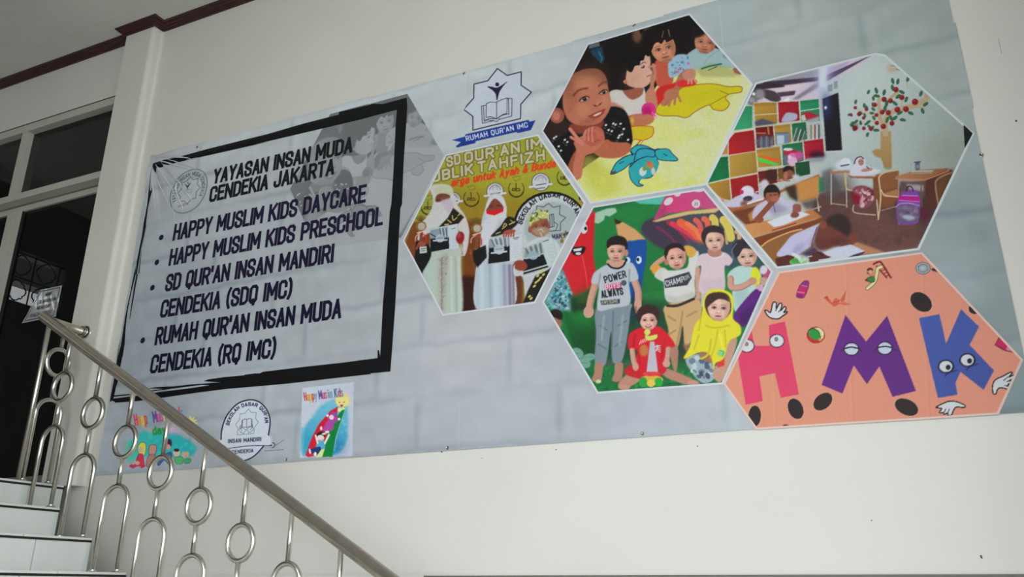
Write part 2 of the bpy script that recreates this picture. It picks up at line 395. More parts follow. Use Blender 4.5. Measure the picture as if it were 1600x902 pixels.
class Canvas:
    def __init__(s, x0, y0, x1, y1, col):
        s.x0, s.y0 = x0, y0; s.w, s.h = int((x1-x0)*RES), int((y1-y0)*RES)
        s.a = np.empty((s.h, s.w, 3)); s.a[:] = col; s.org(0, 0, 1)
    def org(s, ox, oy, sc): s.ox, s.oy, s.sc = ox, oy, sc; return s
    def T(s, pts):                                   # drawing units -> canvas cells
        p = np.asarray(pts, float).reshape(-1, 2)
        return np.stack([(s.ox+p[:, 0]/s.sc-s.x0)*RES, (s.oy+p[:, 1]/s.sc-s.y0)*RES], 1)
    def box(s, lo, hi, m):
        return max(int(lo[0]-m), 0), max(int(lo[1]-m), 0), min(int(hi[0]+m)+2, s.w), min(int(hi[1]+m)+2, s.h)
    def put(s, b, m, col, a=1.):
        x0, y0, x1, y1 = b; m = np.clip(m*a, 0, 1)[..., None]
        s.a[y0:y1, x0:x1] = s.a[y0:y1, x0:x1]*(1-m)+np.asarray(col, float)*m
    def poly(s, pts, col, soft=0, sm=False, a=1., grad=None):
        p = s.T(pts)
        if sm: p = spline(p)
        sf = soft*RES*.6
        b = s.box(p.min(0), p.max(0), sf*3+1)
        x0, y0, x1, y1 = b
        if x1 <= x0 or y1 <= y0: return
        X, Y = np.meshgrid(np.arange(x0, x1)+.5, np.arange(y0, y1)+.5)
        ins = np.zeros(X.shape, bool); q = np.roll(p, -1, 0)
        for (ax, ay), (bx, by) in zip(p, q):
            if ay == by: continue
            r0, r1 = sorted((ay, by)); i0, i1 = max(int(r0-y0)-1, 0), min(int(r1-y0)+2, Y.shape[0])
            if i1 <= i0: continue
            YY = Y[i0:i1]; c = (ay > YY) != (by > YY)
            ins[i0:i1] ^= c & (X[i0:i1] < (bx-ax)*(YY-ay)/(by-ay)+ax)
        m = gblur(ins.astype(float), max(sf, .55))
        if grad is not None:                        # (point a, point b, colour at b)
            g = s.T([grad[0], grad[1]]); d = g[1]-g[0]
            t = np.clip(((X-g[0, 0])*d[0]+(Y-g[0, 1])*d[1])/(d@d), 0, 1)[..., None]
            col = np.asarray(col, float)*(1-t)+np.asarray(grad[2], float)*t
        s.put(b, m, col, a)
    def ell(s, cx, cy, rx, ry, col, rot=0, soft=0, a=1., grad=None):
        t = np.linspace(0, 2*np.pi, 28, endpoint=False); c, n = math.cos(math.radians(rot)), math.sin(math.radians(rot))
        x, y = rx*np.cos(t), ry*np.sin(t)
        s.poly(np.stack([cx+x*c-y*n, cy+x*n+y*c], 1), col, soft, False, a, grad)
    def line(s, pts, w, col, sm=False, soft=0, a=1., closed=False, dash=None):
        p = s.T(pts); hw = w/s.sc*RES/2
        if sm: p = spline(p, closed=closed)
        elif closed: p = np.vstack([p, p[:1]])
        if sm and closed: p = np.vstack([p, p[:1]])
        e = max(soft*RES*.6, .5)
        b = s.box(p.min(0), p.max(0), hw+e+1); x0, y0, x1, y1 = b
        if x1 <= x0 or y1 <= y0: return
        D = np.full((y1-y0, x1-x0), 1e9)
        for (ax, ay), (bx, by) in zip(p, p[1:]):
            r = hw+e+2; i0, i1 = max(int(min(ay, by)-r)-y0, 0), min(int(max(ay, by)+r)+1-y0, y1-y0)
            j0, j1 = max(int(min(ax, bx)-r)-x0, 0), min(int(max(ax, bx)+r)+1-x0, x1-x0)
            if i1 <= i0 or j1 <= j0: continue
            X, Y = np.meshgrid(np.arange(j0, j1)+x0+.5-ax, np.arange(i0, i1)+y0+.5-ay)
            dx, dy = bx-ax, by-ay; L2 = dx*dx+dy*dy+1e-9
            t = np.clip((X*dx+Y*dy)/L2, 0, 1); d = np.hypot(X-t*dx, Y-t*dy)
            D[i0:i1, j0:j1] = np.minimum(D[i0:i1, j0:j1], d)
        s.put(b, np.clip((hw-D)/(2*e)+.5, 0, 1)*min(1, hw*2), col, a)
    def outl(s, pts, fill, lw, lc, sm=True, soft=0):
        s.poly(pts, fill, soft, sm); s.line(pts, lw, lc, sm, closed=True)
    def speck(s, pts, n, col, r0, r1, seed=1, a=.8, stretch=1):
        rg = np.random.RandomState(seed); p = np.asarray(pts, float); lo, hi = p.min(0), p.max(0)
        k = 0
        while k < n:
            q = lo+rg.rand(2)*(hi-lo)
            ins = False
            for (ax, ay), (bx, by) in zip(p, np.roll(p, -1, 0)):
                if (ay > q[1]) != (by > q[1]) and q[0] < (bx-ax)*(q[1]-ay)/(by-ay)+ax: ins = not ins
            if ins:
                r = r0+rg.rand()*(r1-r0); c = col[rg.randint(len(col))] if isinstance(col, list) else col
                s.ell(q[0], q[1], r, r*(.5+rg.rand()*.5)*stretch, c, rg.rand()*180, 0, a); k += 1
    def text(s, st, p0, p1, h, col, w=.13, slant=0, gap=.28, up=None, outline=None, serif=False):
        """text along p0->p1 (drawing units, baseline), letter height h upwards"""
        p0, p1 = np.array(p0, float), np.array(p1, float)
        tot = twidth(st, gap); d = (p1-p0)/tot
        n = np.array(up, float) if up is not None else np.array([d[1], -d[0]])/np.hypot(*d)*h
        for x, g in layout(st, gap):
            for ln in g:
                q = [p0+d*(x+u+slant*v)+n*v for u, v in ln]
                if outline: s.line(q, w*h*1.9, outline)
            for ln in g:
                q = [p0+d*(x+u+slant*v)+n*v for u, v in ln]; s.line(q, w*h, col)
    def noise(s, amp, scale=3, seed=3):
        rg = np.random.RandomState(seed)
        n = gblur(rg.randn(s.h, s.w), scale); n /= n.std()+1e-9
        s.a = np.clip(s.a+n[..., None]*amp, 0, 255)
    def sample(s, px, py):
        A = s.a
        x = np.clip((px-s.x0)*RES-.5, 0, s.w-2); y = np.clip((py-s.y0)*RES-.5, 0, s.h-2)
        i, j = y.astype(int), x.astype(int); fy_, fx_ = (y-i)[:, None], (x-j)[:, None]
        return (A[i, j]*(1-fx_)+A[i, j+1]*fx_)*(1-fy_)+(A[i+1, j]*(1-fx_)+A[i+1, j+1]*fx_)*fy_
# stroke alphabet: centre lines, x 0..w, y 0..1
_G = {
'A': (1, ['0,0 .5,1 1,0', '.17,.3 .83,.3']), 'B': (1, ['0,0 0,1 .65,1 1,.88 1,.64 .75,.53 0,.53', '.75,.53 1,.4 1,.12 .65,0 0,0']),
'C': (1, ['1,.7 1,.87 .75,1 .25,1 0,.87 0,.13 .25,0 .75,0 1,.13 1,.3']), 'D': (1, ['0,0 0,1 .62,1 1,.84 1,.16 .62,0 0,0']),
'E': (.85, ['1,1 0,1 0,0 1,0', '0,.52 .88,.52']), 'F': (.85, ['1,1 0,1 0,0', '0,.52 .88,.52']),
'G': (1, ['1,.7 1,.87 .75,1 .25,1 0,.87 0,.13 .25,0 .75,0 1,.13 1,.46 .6,.46']), 'H': (1, ['0,0 0,1', '1,0 1,1', '0,.52 1,.52']),
'I': (0, ['0,0 0,1']), 'J': (.9, ['1,1 1,.13 .75,0 .25,0 0,.13 0,.3']), 'K': (1.05, ['0,0 0,1', '1,1 0,.38', '.35,.6 1,0']),
'L': (.8, ['0,1 0,0 1,0']), 'M': (1.35, ['0,0 0,1 .5,.3 1,1 1,0']), 'N': (1.05, ['0,0 0,1 1,0 1,1']),
'O': (1, ['.25,0 .75,0 1,.13 1,.87 .75,1 .25,1 0,.87 0,.13 .25,0']), 'P': (1, ['0,0 0,1 .7,1 1,.87 1,.58 .7,.45 0,.45']),
'Q': (1, ['.25,0 .75,0 1,.13 1,.87 .75,1 .25,1 0,.87 0,.13 .25,0', '.5,.12 .62,-.13']), 'R': (1, ['0,0 0,1 .7,1 1,.87 1,.6 .7,.47 0,.47', '.55,.47 1,0']),
'S': (1, ['1,.72 1,.87 .75,1 .25,1 0,.87 0,.68 .2,.57 .8,.43 1,.32 1,.13 .75,0 .25,0 0,.13 0,.28']), 'T': (.95, ['0,1 1,1', '.5,1 .5,0']),
'U': (1, ['0,1 0,.13 .25,0 .75,0 1,.13 1,1']), 'V': (1, ['0,1 .5,0 1,1']), 'W': (1.5, ['0,1 .25,0 .5,.8 .75,0 1,1']), 'Y': (1, ['0,1 .5,.45 1,1', '.5,.45 .5,0']),
'Z': (1, ['0,1 1,1 0,0 1,0']), "'": (0, ['0,1.02 0,.78']), '(': (.3, ['1,1.1 .3,.9 0,.7 0,.3 .3,.1 1,-.1']), ')': (.3, ['0,1.1 .7,.9 1,.7 1,.3 .7,.1 0,-.1']),
'&': (1.1, ['1,0 .2,.75 .25,.95 .5,1 .7,.85 .6,.65 .1,.35 0,.15 .2,0 .6,0 1,.4']), '.': (0, ['0,0 0,.03']),
'a': (.85, ['.05,.6 .3,.7 .75,.7 1,.58 1,0', '1,.42 .25,.42 0,.3 0,.1 .25,0 .7,0 1,.12']), 'b': (.85, ['0,1 0,0', '0,.12 .3,0 .7,0 1,.15 1,.55 .7,.7 .3,.7 0,.58']),
'd': (.85, ['1,1 1,0', '1,.12 .7,0 .3,0 0,.15 0,.55 .3,.7 .7,.7 1,.58']), 'g': (.85, ['1,.7 1,-.15 .7,-.3 .2,-.3 0,-.2', '1,.12 .7,0 .3,0 0,.15 0,.55 .3,.7 .7,.7 1,.58']),
'h': (.85, ['0,1 0,0', '0,.55 .3,.7 .7,.7 1,.55 1,0']), 'i': (0, ['0,0 0,.68', '0,.92 0,.98']), 'k': (.85, ['0,1 0,0', '1,.7 0,.3', '.35,.42 1,0']),
'l': (0, ['0,0 0,1']), 'm': (1.4, ['0,0 0,.7', '0,.55 .2,.7 .4,.7 .5,.55 .5,0', '.5,.55 .7,.7 .9,.7 1,.55 1,0']), 'n': (.85, ['0,0 0,.7', '0,.55 .3,.7 .7,.7 1,.55 1,0']),
'p': (.85, ['0,.7 0,-.3', '0,.12 .3,0 .7,0 1,.15 1,.55 .7,.7 .3,.7 0,.58']), 'r': (.55, ['0,0 0,.7', '0,.5 .4,.7 1,.7']), 's': (.75, ['1,.58 .7,.7 .3,.7 0,.58 0,.45 1,.25 1,.12 .7,0 .3,0 0,.12']),
't': (.5, ['.3,1 .3,.12 .6,0 1,0', '0,.7 1,.7']), 'u': (.85, ['0,.7 0,.12 .3,0 .7,0 1,.15', '1,.7 1,0']), 'y': (.85, ['0,.7 .5,.05', '1,.7 .35,-.3 0,-.3']),
' ': (.35, [])}
GW = .9
_G = {k: (w, [[tuple(map(float, q.split(','))) for q in l.split()] for l in ls]) for k, (w, ls) in _G.items()}
def layout(st, gap):
    x = 0; out = []
    for ch in st:
        w, ls = _G[ch]; w *= GW
        out.append((x, [[(u*w if w else 0, v) for u, v in l] for l in ls])); x += w+gap+.3
    return out
def twidth(st, gap): return sum(_G[c][0]*GW+gap+.3 for c in st)-gap-.3

def proj(X, Z, Y=S):
    P = np.stack([X, np.full_like(X, Y), Z], 1); dz = P@_f
    return 800+FPX*(P@_r)/dz, 451-FPX*(P@_u)/dz
def wrinkle(X, Z):          # the banner is not quite flat: slack folds radiating from its upper left corner, faint waves elsewhere
    X = np.asarray(X, float); Z = np.asarray(Z, float)
    dx, dz = X+4.40, 2.80-Z; r = np.hypot(dx, dz)+1e-6; th = np.arctan2(dz, dx)
    A = .0065*np.exp(-(r/.6)**2)*(1-np.exp(-(r/.08)**2))
    w = A*(np.abs(np.sin(th*7+.6))**.6+.5*np.sin(th*17+1+r*5))
    w = w+.0009*np.sin(X*2.7+.4*Z)*np.sin(Z*1.9+X)+.001
    return w
BASEY = S-.005
def ban_y(X, Z, layer): return BASEY-wrinkle(X, Z)-layer*.0005
VC = {}
def print_mat(name, gloss=.38, coat=0.):
    if name in VC: return VC[name]
    m_, N, L, b = nodes(name)
    at_ = N.new('ShaderNodeVertexColor'); at_.layer_name = 'print'
    L.new(at_.outputs[0], b.inputs['Base Color']); b.inputs['Roughness'].default_value = gloss
    b.inputs['Specular IOR Level'].default_value = .13
    t = N.new('ShaderNodeTexCoord'); n = N.new('ShaderNodeTexNoise'); n.inputs['Scale'].default_value = 5
    L.new(t.outputs['Object'], n.inputs['Vector']); bp = N.new('ShaderNodeBump'); bp.inputs['Strength'].default_value = .12; bp.inputs['Distance'].default_value = .01
    L.new(n.outputs['Fac'], bp.inputs['Height']); L.new(bp.outputs[0], b.inputs['Normal'])
    VC[name] = m_; return m_
def poly_xz(pts, Y=S): return np.array([wall_xz(x, y, Y) for x, y in pts])
def inside(X, Z, P):
    r = np.zeros(X.shape, bool)
    for (ax, ay), (bx, by) in zip(P, np.roll(P, -1, 0)):
        if ay == by: continue
        r ^= ((ay > Z) != (by > Z)) & (X < (bx-ax)*(Z-ay)/(by-ay)+ax)
    return r
def print_mesh(name, outline, cell, layer, colf, K, parent, label=None, m=None):
    """flat print: a fine grid on the banner plane, coloured per vertex by colf(X, Z) in apparent sRGB; K is the light level it was read under"""
    P = poly_xz(outline); lo, hi = P.min(0), P.max(0)
    nx, nz = int((hi[0]-lo[0])/cell)+2, int((hi[1]-lo[1])/cell)+2
    xs = lo[0]+np.arange(nx+1)*cell; zs = lo[1]+np.arange(nz+1)*cell
    X, Z = np.meshgrid(xs, zs); X = X.ravel(); Z = Z.ravel()
    cx = X.reshape(nz+1, nx+1)[:-1, :-1]+cell/2; cz = Z.reshape(nz+1, nx+1)[:-1, :-1]+cell/2
    ok = inside(cx.ravel(), cz.ravel(), P).reshape(cx.shape)
    jj, ii = np.nonzero(ok)
    v0 = jj*(nx+1)+ii; F = np.stack([v0, v0+1, v0+nx+2, v0+nx+1], 1)
    used = np.zeros(len(X), bool); used[F.ravel()] = True; idx = np.cumsum(used)-1; F = idx[F]
    X, Z = X[used], Z[used]
    Y = ban_y(X, Z, layer)
    me = bpy.data.meshes.new(name); me.vertices.add(len(X)); me.vertices.foreach_set('co', np.stack([X, Y, Z], 1).ravel())
    me.loops.add(F.size); me.loops.foreach_set('vertex_index', F.ravel().astype(np.int32))
    me.polygons.add(len(F)); me.polygons.foreach_set('loop_start', np.arange(0, F.size, 4, dtype=np.int32)); me.polygons.foreach_set('loop_total', np.full(len(F), 4, np.int32))
    me.update(calc_edges=True)
    col = colf(X, Z)
    ca = me.color_attributes.new('print', 'FLOAT_COLOR', 'POINT')
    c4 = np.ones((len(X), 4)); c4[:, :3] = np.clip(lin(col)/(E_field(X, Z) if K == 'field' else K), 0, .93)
    ca.data.foreach_set('color', c4.ravel())
    me.materials.append(m or print_mat('banner_print')); me.polygons.foreach_set('use_smooth', [True]*len(F))
    o = bpy.data.objects.new(name, me); COL.objects.link(o)
    if parent: at(o, parent)
    if label: o['label'] = label
    return o
def px_col(cv):
    def f(X, Z):
        px, py = proj(X, Z); return cv.sample(px, py)
    return f
def flat(name, polys, layer, col, parent, label=None, K=.75, rough=.38, m=None):
    """ink shapes (polygons in wall coordinates) as one flat mesh; fans are avoided by filling with tessellation"""
    from mathutils.geometry import tessellate_polygon
    V, F = [], []
    for P in polys:
        o = len(V); V += [(x, float(ban_y(x, z, layer)), z) for x, z in P]
        if len(P) == 4: F.append((o, o+1, o+2, o+3))
        else: F += [tuple(o+i for i in t) for t in tessellate_polygon([[Vector((x, z, 0)) for x, z in P]])]
    me = bpy.data.meshes.new(name); me.from_pydata(V, [], F); me.update()
    if m is None:
        key = ('ink', tuple(col), K)
        if key not in VC:
            VC[key] = mat('ink', (0, 0, 0), rough, noise=0); c = np.clip(lin(col)/K, 0, .93)
            VC[key].node_tree.nodes['Principled BSDF'].inputs['Base Color'].default_value = (*c, 1)
            VC[key].node_tree.nodes['Principled BSDF'].inputs['Specular IOR Level'].default_value = .13
        m = VC[key]
    me.materials.append(m)
    o = bpy.data.objects.new(name, me); COL.objects.link(o)
    if parent: at(o, parent)
    if label: o['label'] = label
    return o
def strokes(lines, w, step=None):
    """thick polylines (wall coordinates) -> quads with mitred joints"""
    out = []
    for ln in lines:
        p = [np.array(q, float) for q in ln]; n = len(p)
        closed = np.allclose(p[0], p[-1]) and n > 3
        if closed: p = p[:-1]; n -= 1
        cut = []                                  # split at sharp corners, each piece with square caps
        for i in range(0 if closed else 1, n if closed else n-1):
            a = p[i]-p[i-1]; b = p[(i+1) % n]-p[i]
            if a@b < .25*np.hypot(*a)*np.hypot(*b): cut.append(i)
        if cut:
            if closed: p = p[cut[0]:]+p[:cut[0]+1]; cut = [c-cut[0] for c in cut[1:]]; n = len(p)
            e = [0]+cut+[n-1]
            for i0, i1 in zip(e, e[1:]):
                seg = [q.copy() for q in p[i0:i1+1]]
                if len(seg) < 2: continue
                for k, (u, v) in ((0, (0, 1)), (-1, (-1, -2))):
                    if (k == 0 and (i0 or closed)) or (k == -1 and (i1 < n-1 or closed)):
                        d = seg[u]-seg[v]; seg[k] = seg[k]+d/np.hypot(*d)*w*.42
                if len(seg) > 2 or True: out += strokes([seg], w)
            continue
        L, R = [], []
        for i in range(n):
            a = p[i]-p[i-1] if (i or closed) else p[1]-p[0]
            b = p[(i+1) % n]-p[i] if (i < n-1 or closed) else a
            if not (i or closed): a = b
            a = a/np.hypot(*a); b = b/np.hypot(*b)
            na, nb = np.array([-a[1], a[0]]), np.array([-b[1], b[0]]); mm = na+nb
            den = max(1+na@nb, .35); mm = mm*(w/2)/den
            L.append(p[i]+mm); R.append(p[i]-mm)
        for i in range(n if closed else n-1):
            j = (i+1) % n; out.append([tuple(R[i]), tuple(R[j]), tuple(L[j]), tuple(L[i])])
    return out
def text_flat(name, st, a, b, h, w, layer, col, parent, label=None, K=.75, gap=.18, slant=0):
    """a, b: baseline start and end in the photograph; h: letter height in metres"""
    a, b = np.array(wall_xz(*a)), np.array(wall_xz(*b)); d = (b-a)
    tot = twidth(st, gap); s0 = w/2
    ux = d/np.hypot(*d); un = np.array([-ux[1], ux[0]])
    kx = (np.hypot(*d)-w)/tot
    lines = []
    for x, g in layout(st, gap):
        for ln in g: lines.append([a+ux*(s0+(x+u)*kx)+un*(s0+v*(h-w)) for u, v in ln])
    ext = []
    for ln in lines:                            # square caps
        ln = [np.array(q) for q in ln]
        if not np.allclose(ln[0], ln[-1]):
            e = ln[0]-ln[1]; ln[0] = ln[0]+e/np.hypot(*e)*w/2; e = ln[-1]-ln[-2]; ln[-1] = ln[-1]+e/np.hypot(*e)*w/2
        ext.append(ln)
    return flat(name, strokes(ext, w), layer, col, parent, label, K)
def ring_pts(c, rx, ry, n=48, a0=0, a1=2*math.pi): return [(c[0]+rx*math.cos(a0+(a1-a0)*k/n), c[1]+ry*math.sin(a0+(a1-a0)*k/n)) for k in range(n+1)]
# ------------------------------------------------------------------ the banner
K0 = .74
ban = empty('wall_banner', wall_xz(151, 744)[0:1]+(S,)+wall_xz(151, 744)[1:2])
tag(ban, 'large school banner of hexagonal photos and black lettering on printed grey bricks', 'banner')
cv = Canvas(130, -130, 1650, 770, (190, 196, 202))
# estimated light level over the banner plane, used to turn the colours read from the photograph into ink colours
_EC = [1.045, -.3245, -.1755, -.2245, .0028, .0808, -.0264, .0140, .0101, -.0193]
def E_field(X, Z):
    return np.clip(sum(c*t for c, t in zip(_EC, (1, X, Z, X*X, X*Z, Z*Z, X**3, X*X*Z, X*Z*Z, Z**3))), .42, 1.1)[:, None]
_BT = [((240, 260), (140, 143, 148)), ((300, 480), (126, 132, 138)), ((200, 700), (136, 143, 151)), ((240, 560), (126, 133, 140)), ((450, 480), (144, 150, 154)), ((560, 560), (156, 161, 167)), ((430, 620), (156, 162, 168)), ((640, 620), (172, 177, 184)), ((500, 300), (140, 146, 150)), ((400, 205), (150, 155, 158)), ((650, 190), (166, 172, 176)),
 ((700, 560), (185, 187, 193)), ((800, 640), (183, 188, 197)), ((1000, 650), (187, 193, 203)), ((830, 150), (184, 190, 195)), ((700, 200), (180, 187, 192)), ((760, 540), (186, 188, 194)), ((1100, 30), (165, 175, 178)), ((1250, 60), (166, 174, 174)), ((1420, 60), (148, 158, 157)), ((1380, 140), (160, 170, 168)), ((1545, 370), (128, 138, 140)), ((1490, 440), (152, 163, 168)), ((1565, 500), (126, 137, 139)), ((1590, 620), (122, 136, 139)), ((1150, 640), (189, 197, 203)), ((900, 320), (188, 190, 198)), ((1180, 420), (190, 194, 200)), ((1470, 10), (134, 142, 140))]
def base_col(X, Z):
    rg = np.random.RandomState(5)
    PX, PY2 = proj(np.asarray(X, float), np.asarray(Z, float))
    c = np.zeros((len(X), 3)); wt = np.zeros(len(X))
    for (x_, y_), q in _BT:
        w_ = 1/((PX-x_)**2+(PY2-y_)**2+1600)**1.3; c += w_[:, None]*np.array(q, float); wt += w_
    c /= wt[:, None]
    wob = .006*np.sin(X*4.3+Z*5)+.004*np.sin(X*23+2)+.003*np.sin(X*51+Z*9)
    def soft(d, w): return np.exp(-(d/w)**2)
    dark = np.zeros(len(X)); lite = np.zeros(len(X))
    zc_ = [.64, .912, 1.187, 1.455, 1.735, 2.01, 2.285, 2.545, 2.81]
    for i, z in enumerate(zc_):
        st = .62+.38*np.sin(X*2.3+i*2.4)
        dark += soft(Z-(z+wob), .018)*st; lite += soft(Z-(z-.045+wob), .03)*.5*st
    for i in range(len(zc_)-1):
        band = 1/(1+np.exp(-(Z-zc_[i]-.03)/.012))/(1+np.exp((Z-zc_[i+1]+.03)/.012))
        x0 = -2.45 if i % 2 else -2.19
        ph = (X-x0+wob*.8)/.765; dd = (ph-np.round(ph))*.765
        dark += band*soft(dd, .017)*.9; lite += band*soft(dd-.045, .025)*.5
    c -= np.clip(dark, 0, 1.3)[:, None]*np.array([15, 14, 12]); c += np.clip(lite, 0, 1)[:, None]*np.array([7, 7, 7])
    # plaster mottling of the printed bricks
    n = np.zeros(len(X))
    for k in range(22):
        fx_, fz_ = rg.randn(2)*(6+2.2*k); n += np.sin(X*fx_+Z*fz_*1.6+rg.rand()*6.3+2*np.sin(X*3.1+k)+1.5*np.sin(Z*4.7+k))/(1+.13*k)
    c += n[:, None]*1.25
    return c
base_poly = [(237.4, 244.7), (325, 221.3), (420, 195.5), (500, 173.7), (620, 141.8), (720, 114.8), (820, 87.2), (900, 64.8), (980, 41.9), (1125, 0), (1300, -52), (1470, -103),
    (1483.4, 0), (1509.3, 120), (1546, 300), (1583.7, 480), (1599.5, 549), (1618, 643.4), (1559, 646.8), (1430, 654.8), (1300, 662.6), (1181, 671), (1100, 676.2), (950, 687.6), (840, 694.8), (720, 703), (640, 708.5), (470, 720), (300, 732.5), (151, 744), (196, 484)]
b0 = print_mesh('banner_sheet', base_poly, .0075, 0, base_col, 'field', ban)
# hems and print seams: narrow lighter weld lines of the sheet
for xs_ in (-1.955, -.52):
    flat('sheet_seam', [[(xs_-.0015, .64+.3*0), (xs_+.0015, .645), (xs_+.0015, 2.78), (xs_-.0015, 2.78)]], .5, (178, 184, 191), ban, K=.85)
# nails through the eyelets
for i, (x, y) in enumerate([(726, 116), (991.7, 41), (700.8, 700.5), (1005, 678), (449.5, 718.5), (1533, 243.5), (310, 231)]):
    X_, Z_ = wall_xz(x, y); Y_ = float(ban_y(X_, Z_, 1))
    e = empty('nail', (X_, Y_, Z_)); e.parent = ban; e.matrix_parent_inverse = ban.matrix_world.inverted()
    bm = bmesh.new(); tube(bm, [(X_+.0075*math.cos(a), Y_-.001, Z_+.0075*math.sin(a)) for a in [2*math.pi*k/16 for k in range(16)]], .0016, 6, closed=True)
    bm2 = bm; tube(bm, [(X_, Y_+.004, Z_), (X_, Y_-.006, Z_)], .004, 10); tube(bm, [(X_, Y_-.006, Z_), (X_, Y_-.008, Z_)], .0062, 10)
    bpy.data.objects.remove(e); at(obj('nail', bm, M['steel'], None, True), ban)

def Q(x0, y0, s): return lambda *p: [(x0+a/s, y0+b/s) for a, b in p]
# --- black brushed frame (ink)
INK = (22, 22, 24)
A4, A1, A37, A41 = Q(400, 140, 5.01), Q(170, 140, 5.636), Q(370, 420, 5.01), Q(410, 280, 6.44)
A2, A16, A52 = Q(200, 290, 6.44), Q(160, 420, 6.44), Q(160, 520, 6.667)
def W_(pts): return [tuple(wall_xz(x, y)) for x, y in pts]
fr = []
fr.append([(241, 256.4), (258, 251)]+A1((560, 615), (700, 580), (870, 531), (1409, 395))+A4((375, 271), (655, 200), (655, 180), (830, 140), (930, 115), (1000, 118), (1185, 68))+
    A4((1190, 140), (1178, 330), (1160, 600), (1150, 900))+A41((1396, 300), (1380, 600), (1365, 900))+A37((1244, 330), (1224, 600), (1208, 808))+
    A37((1050, 822), (1060, 828), (700, 868), (560, 885), (380, 905))+A52((1600, 565), (1300, 590), (1000, 628), (760, 662), (560, 690), (380, 715), (140, 733), (135, 720), (112, 715), (112, 690), (300, 668), (480, 646))+
    A52((600, 620), (900, 585), (1125, 552), (1040, 548), (820, 575), (640, 600), (470, 622), (466, 613), (640, 588), (480, 585), (560, 570), (760, 562), (900, 545), (1240, 520), (1060, 510), (1110, 490), (1280, 466), (1480, 448), (1500, 440), (1600, 428))+
    A37((190, 822), (210, 810), (420, 785), (560, 768), (840, 738), (1000, 716), (1108, 703), (1108, 640), (1118, 640), (1128, 690), (1136, 545), (1148, 300))+
    A41((1250, 900), (1268, 640), (1290, 330))+A4((1065, 900), (1082, 640), (1098, 300), (1108, 163), (820, 240), (400, 338), (0, 432))+A1((1409, 465), (870, 590), (730, 624), (600, 652), (480, 690), (430, 697))+[(243, 268), (241, 262)])
fr.append([(241, 256.4), (244, 262), (246, 264)]+A2((290, -130), (262, 60), (232, 160), (212, 240), (190, 400), (168, 520), (142, 640), (115, 800), (98, 900))+A16((345, 60), (318, 170), (283, 320), (262, 430), (245, 560), (238, 660), (232, 760), (212, 890))+A52((245, 60), (215, 260), (190, 390), (168, 520), (150, 570), (128, 680), (100, 722), (86, 722), (100, 640), (118, 560))+
    A52((150, 370), (172, 200), (200, 60))+A16((165, 890), (195, 770), (215, 640), (236, 500), (262, 370), (290, 240), (320, 90), (345, -30))+A2((85, 900), (98, 770), (130, 610), (152, 500), (168, 380), (205, 200), (215, 60), (232, -60)))
fr.append(A16((352, 60), (366, 60), (330, 260), (305, 400), (285, 510), (280, 510), (305, 330), (330, 170)))
fr.append(A2((192, 400), (197, 400), (150, 640), (122, 890), (112, 890), (140, 690)))
fr.append(A52((135, 560), (152, 560), (128, 655), (290, 642), (300, 652), (118, 672)))
fr.append(A37((370, 884), (545, 860), (545, 866), (420, 886)))
flat('printed_frame', [W_(p) for p in fr], 3, INK, ban, 'black brush stroke frame with rough ends', K=.85)
# --- sharp creases of the slack vinyl at the upper left corner (raised folds, their glare painted in as pale colour)
M['vinyl'] = mat('vinyl_fold_glare', (214, 217, 224), .12, spec=1., coat=1.)
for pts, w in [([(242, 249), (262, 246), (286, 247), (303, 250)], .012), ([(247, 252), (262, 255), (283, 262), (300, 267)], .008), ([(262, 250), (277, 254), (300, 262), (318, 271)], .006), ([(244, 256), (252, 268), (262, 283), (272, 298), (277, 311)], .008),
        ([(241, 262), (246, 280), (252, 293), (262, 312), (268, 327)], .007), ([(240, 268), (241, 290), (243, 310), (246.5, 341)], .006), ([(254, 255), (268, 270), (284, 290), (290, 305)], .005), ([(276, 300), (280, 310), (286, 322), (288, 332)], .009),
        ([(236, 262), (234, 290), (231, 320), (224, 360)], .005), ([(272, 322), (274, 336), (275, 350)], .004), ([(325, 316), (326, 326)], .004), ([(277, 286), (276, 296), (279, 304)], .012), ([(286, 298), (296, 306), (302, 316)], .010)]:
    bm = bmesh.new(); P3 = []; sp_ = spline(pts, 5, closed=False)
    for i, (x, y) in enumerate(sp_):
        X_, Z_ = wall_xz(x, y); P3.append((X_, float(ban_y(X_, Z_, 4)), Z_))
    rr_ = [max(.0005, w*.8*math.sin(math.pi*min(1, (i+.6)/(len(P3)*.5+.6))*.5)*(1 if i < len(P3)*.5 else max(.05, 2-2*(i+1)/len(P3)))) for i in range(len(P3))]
    tube(bm, P3, rr_, 8); at(obj('glare_crease', bm, M['vinyl'], None, True), ban)
# --- lettering
TXT = [('YAYASAN INSAN MUDA', (333, 289.2), (551.3, 239.2), .112, (26, 26, 30)), ('CENDEKIA JAKARTA', (327.6, 317.6), (523, 273.7), .112, (26, 26, 30)),
 ('HAPPY MUSLIM KIDS DAYCARE', (270.7, 377.4), (572.4, 317.2), .119, (30, 26, 48)), ('HAPPY MUSLIM KIDS PRESCHOOL', (264.3, 416.8), (599.2, 352.6), .119, (30, 26, 48)),
 ("SD QUR'AN INSAN MANDIRI", (258.2, 457), (521.8, 410.9), .119, (28, 25, 46)), ('CENDEKIA (SDQ IMC)', (250.4, 497.8), (456.6, 465.8), .119, (25, 23, 44)),
 ("RUMAH QUR'AN INSAN MUDA", (242.3, 540.6), (534, 498), .119, (23, 22, 42)), ('CENDEKIA (RQ IMC)', (234.6, 584.8), (431.4, 559.5), .119, (23, 22, 42))]
for st, a, b, h, c in TXT:
    text_flat('lettering', st, a, b, h, .0205, 4, c, ban, K=.7, slant=0)
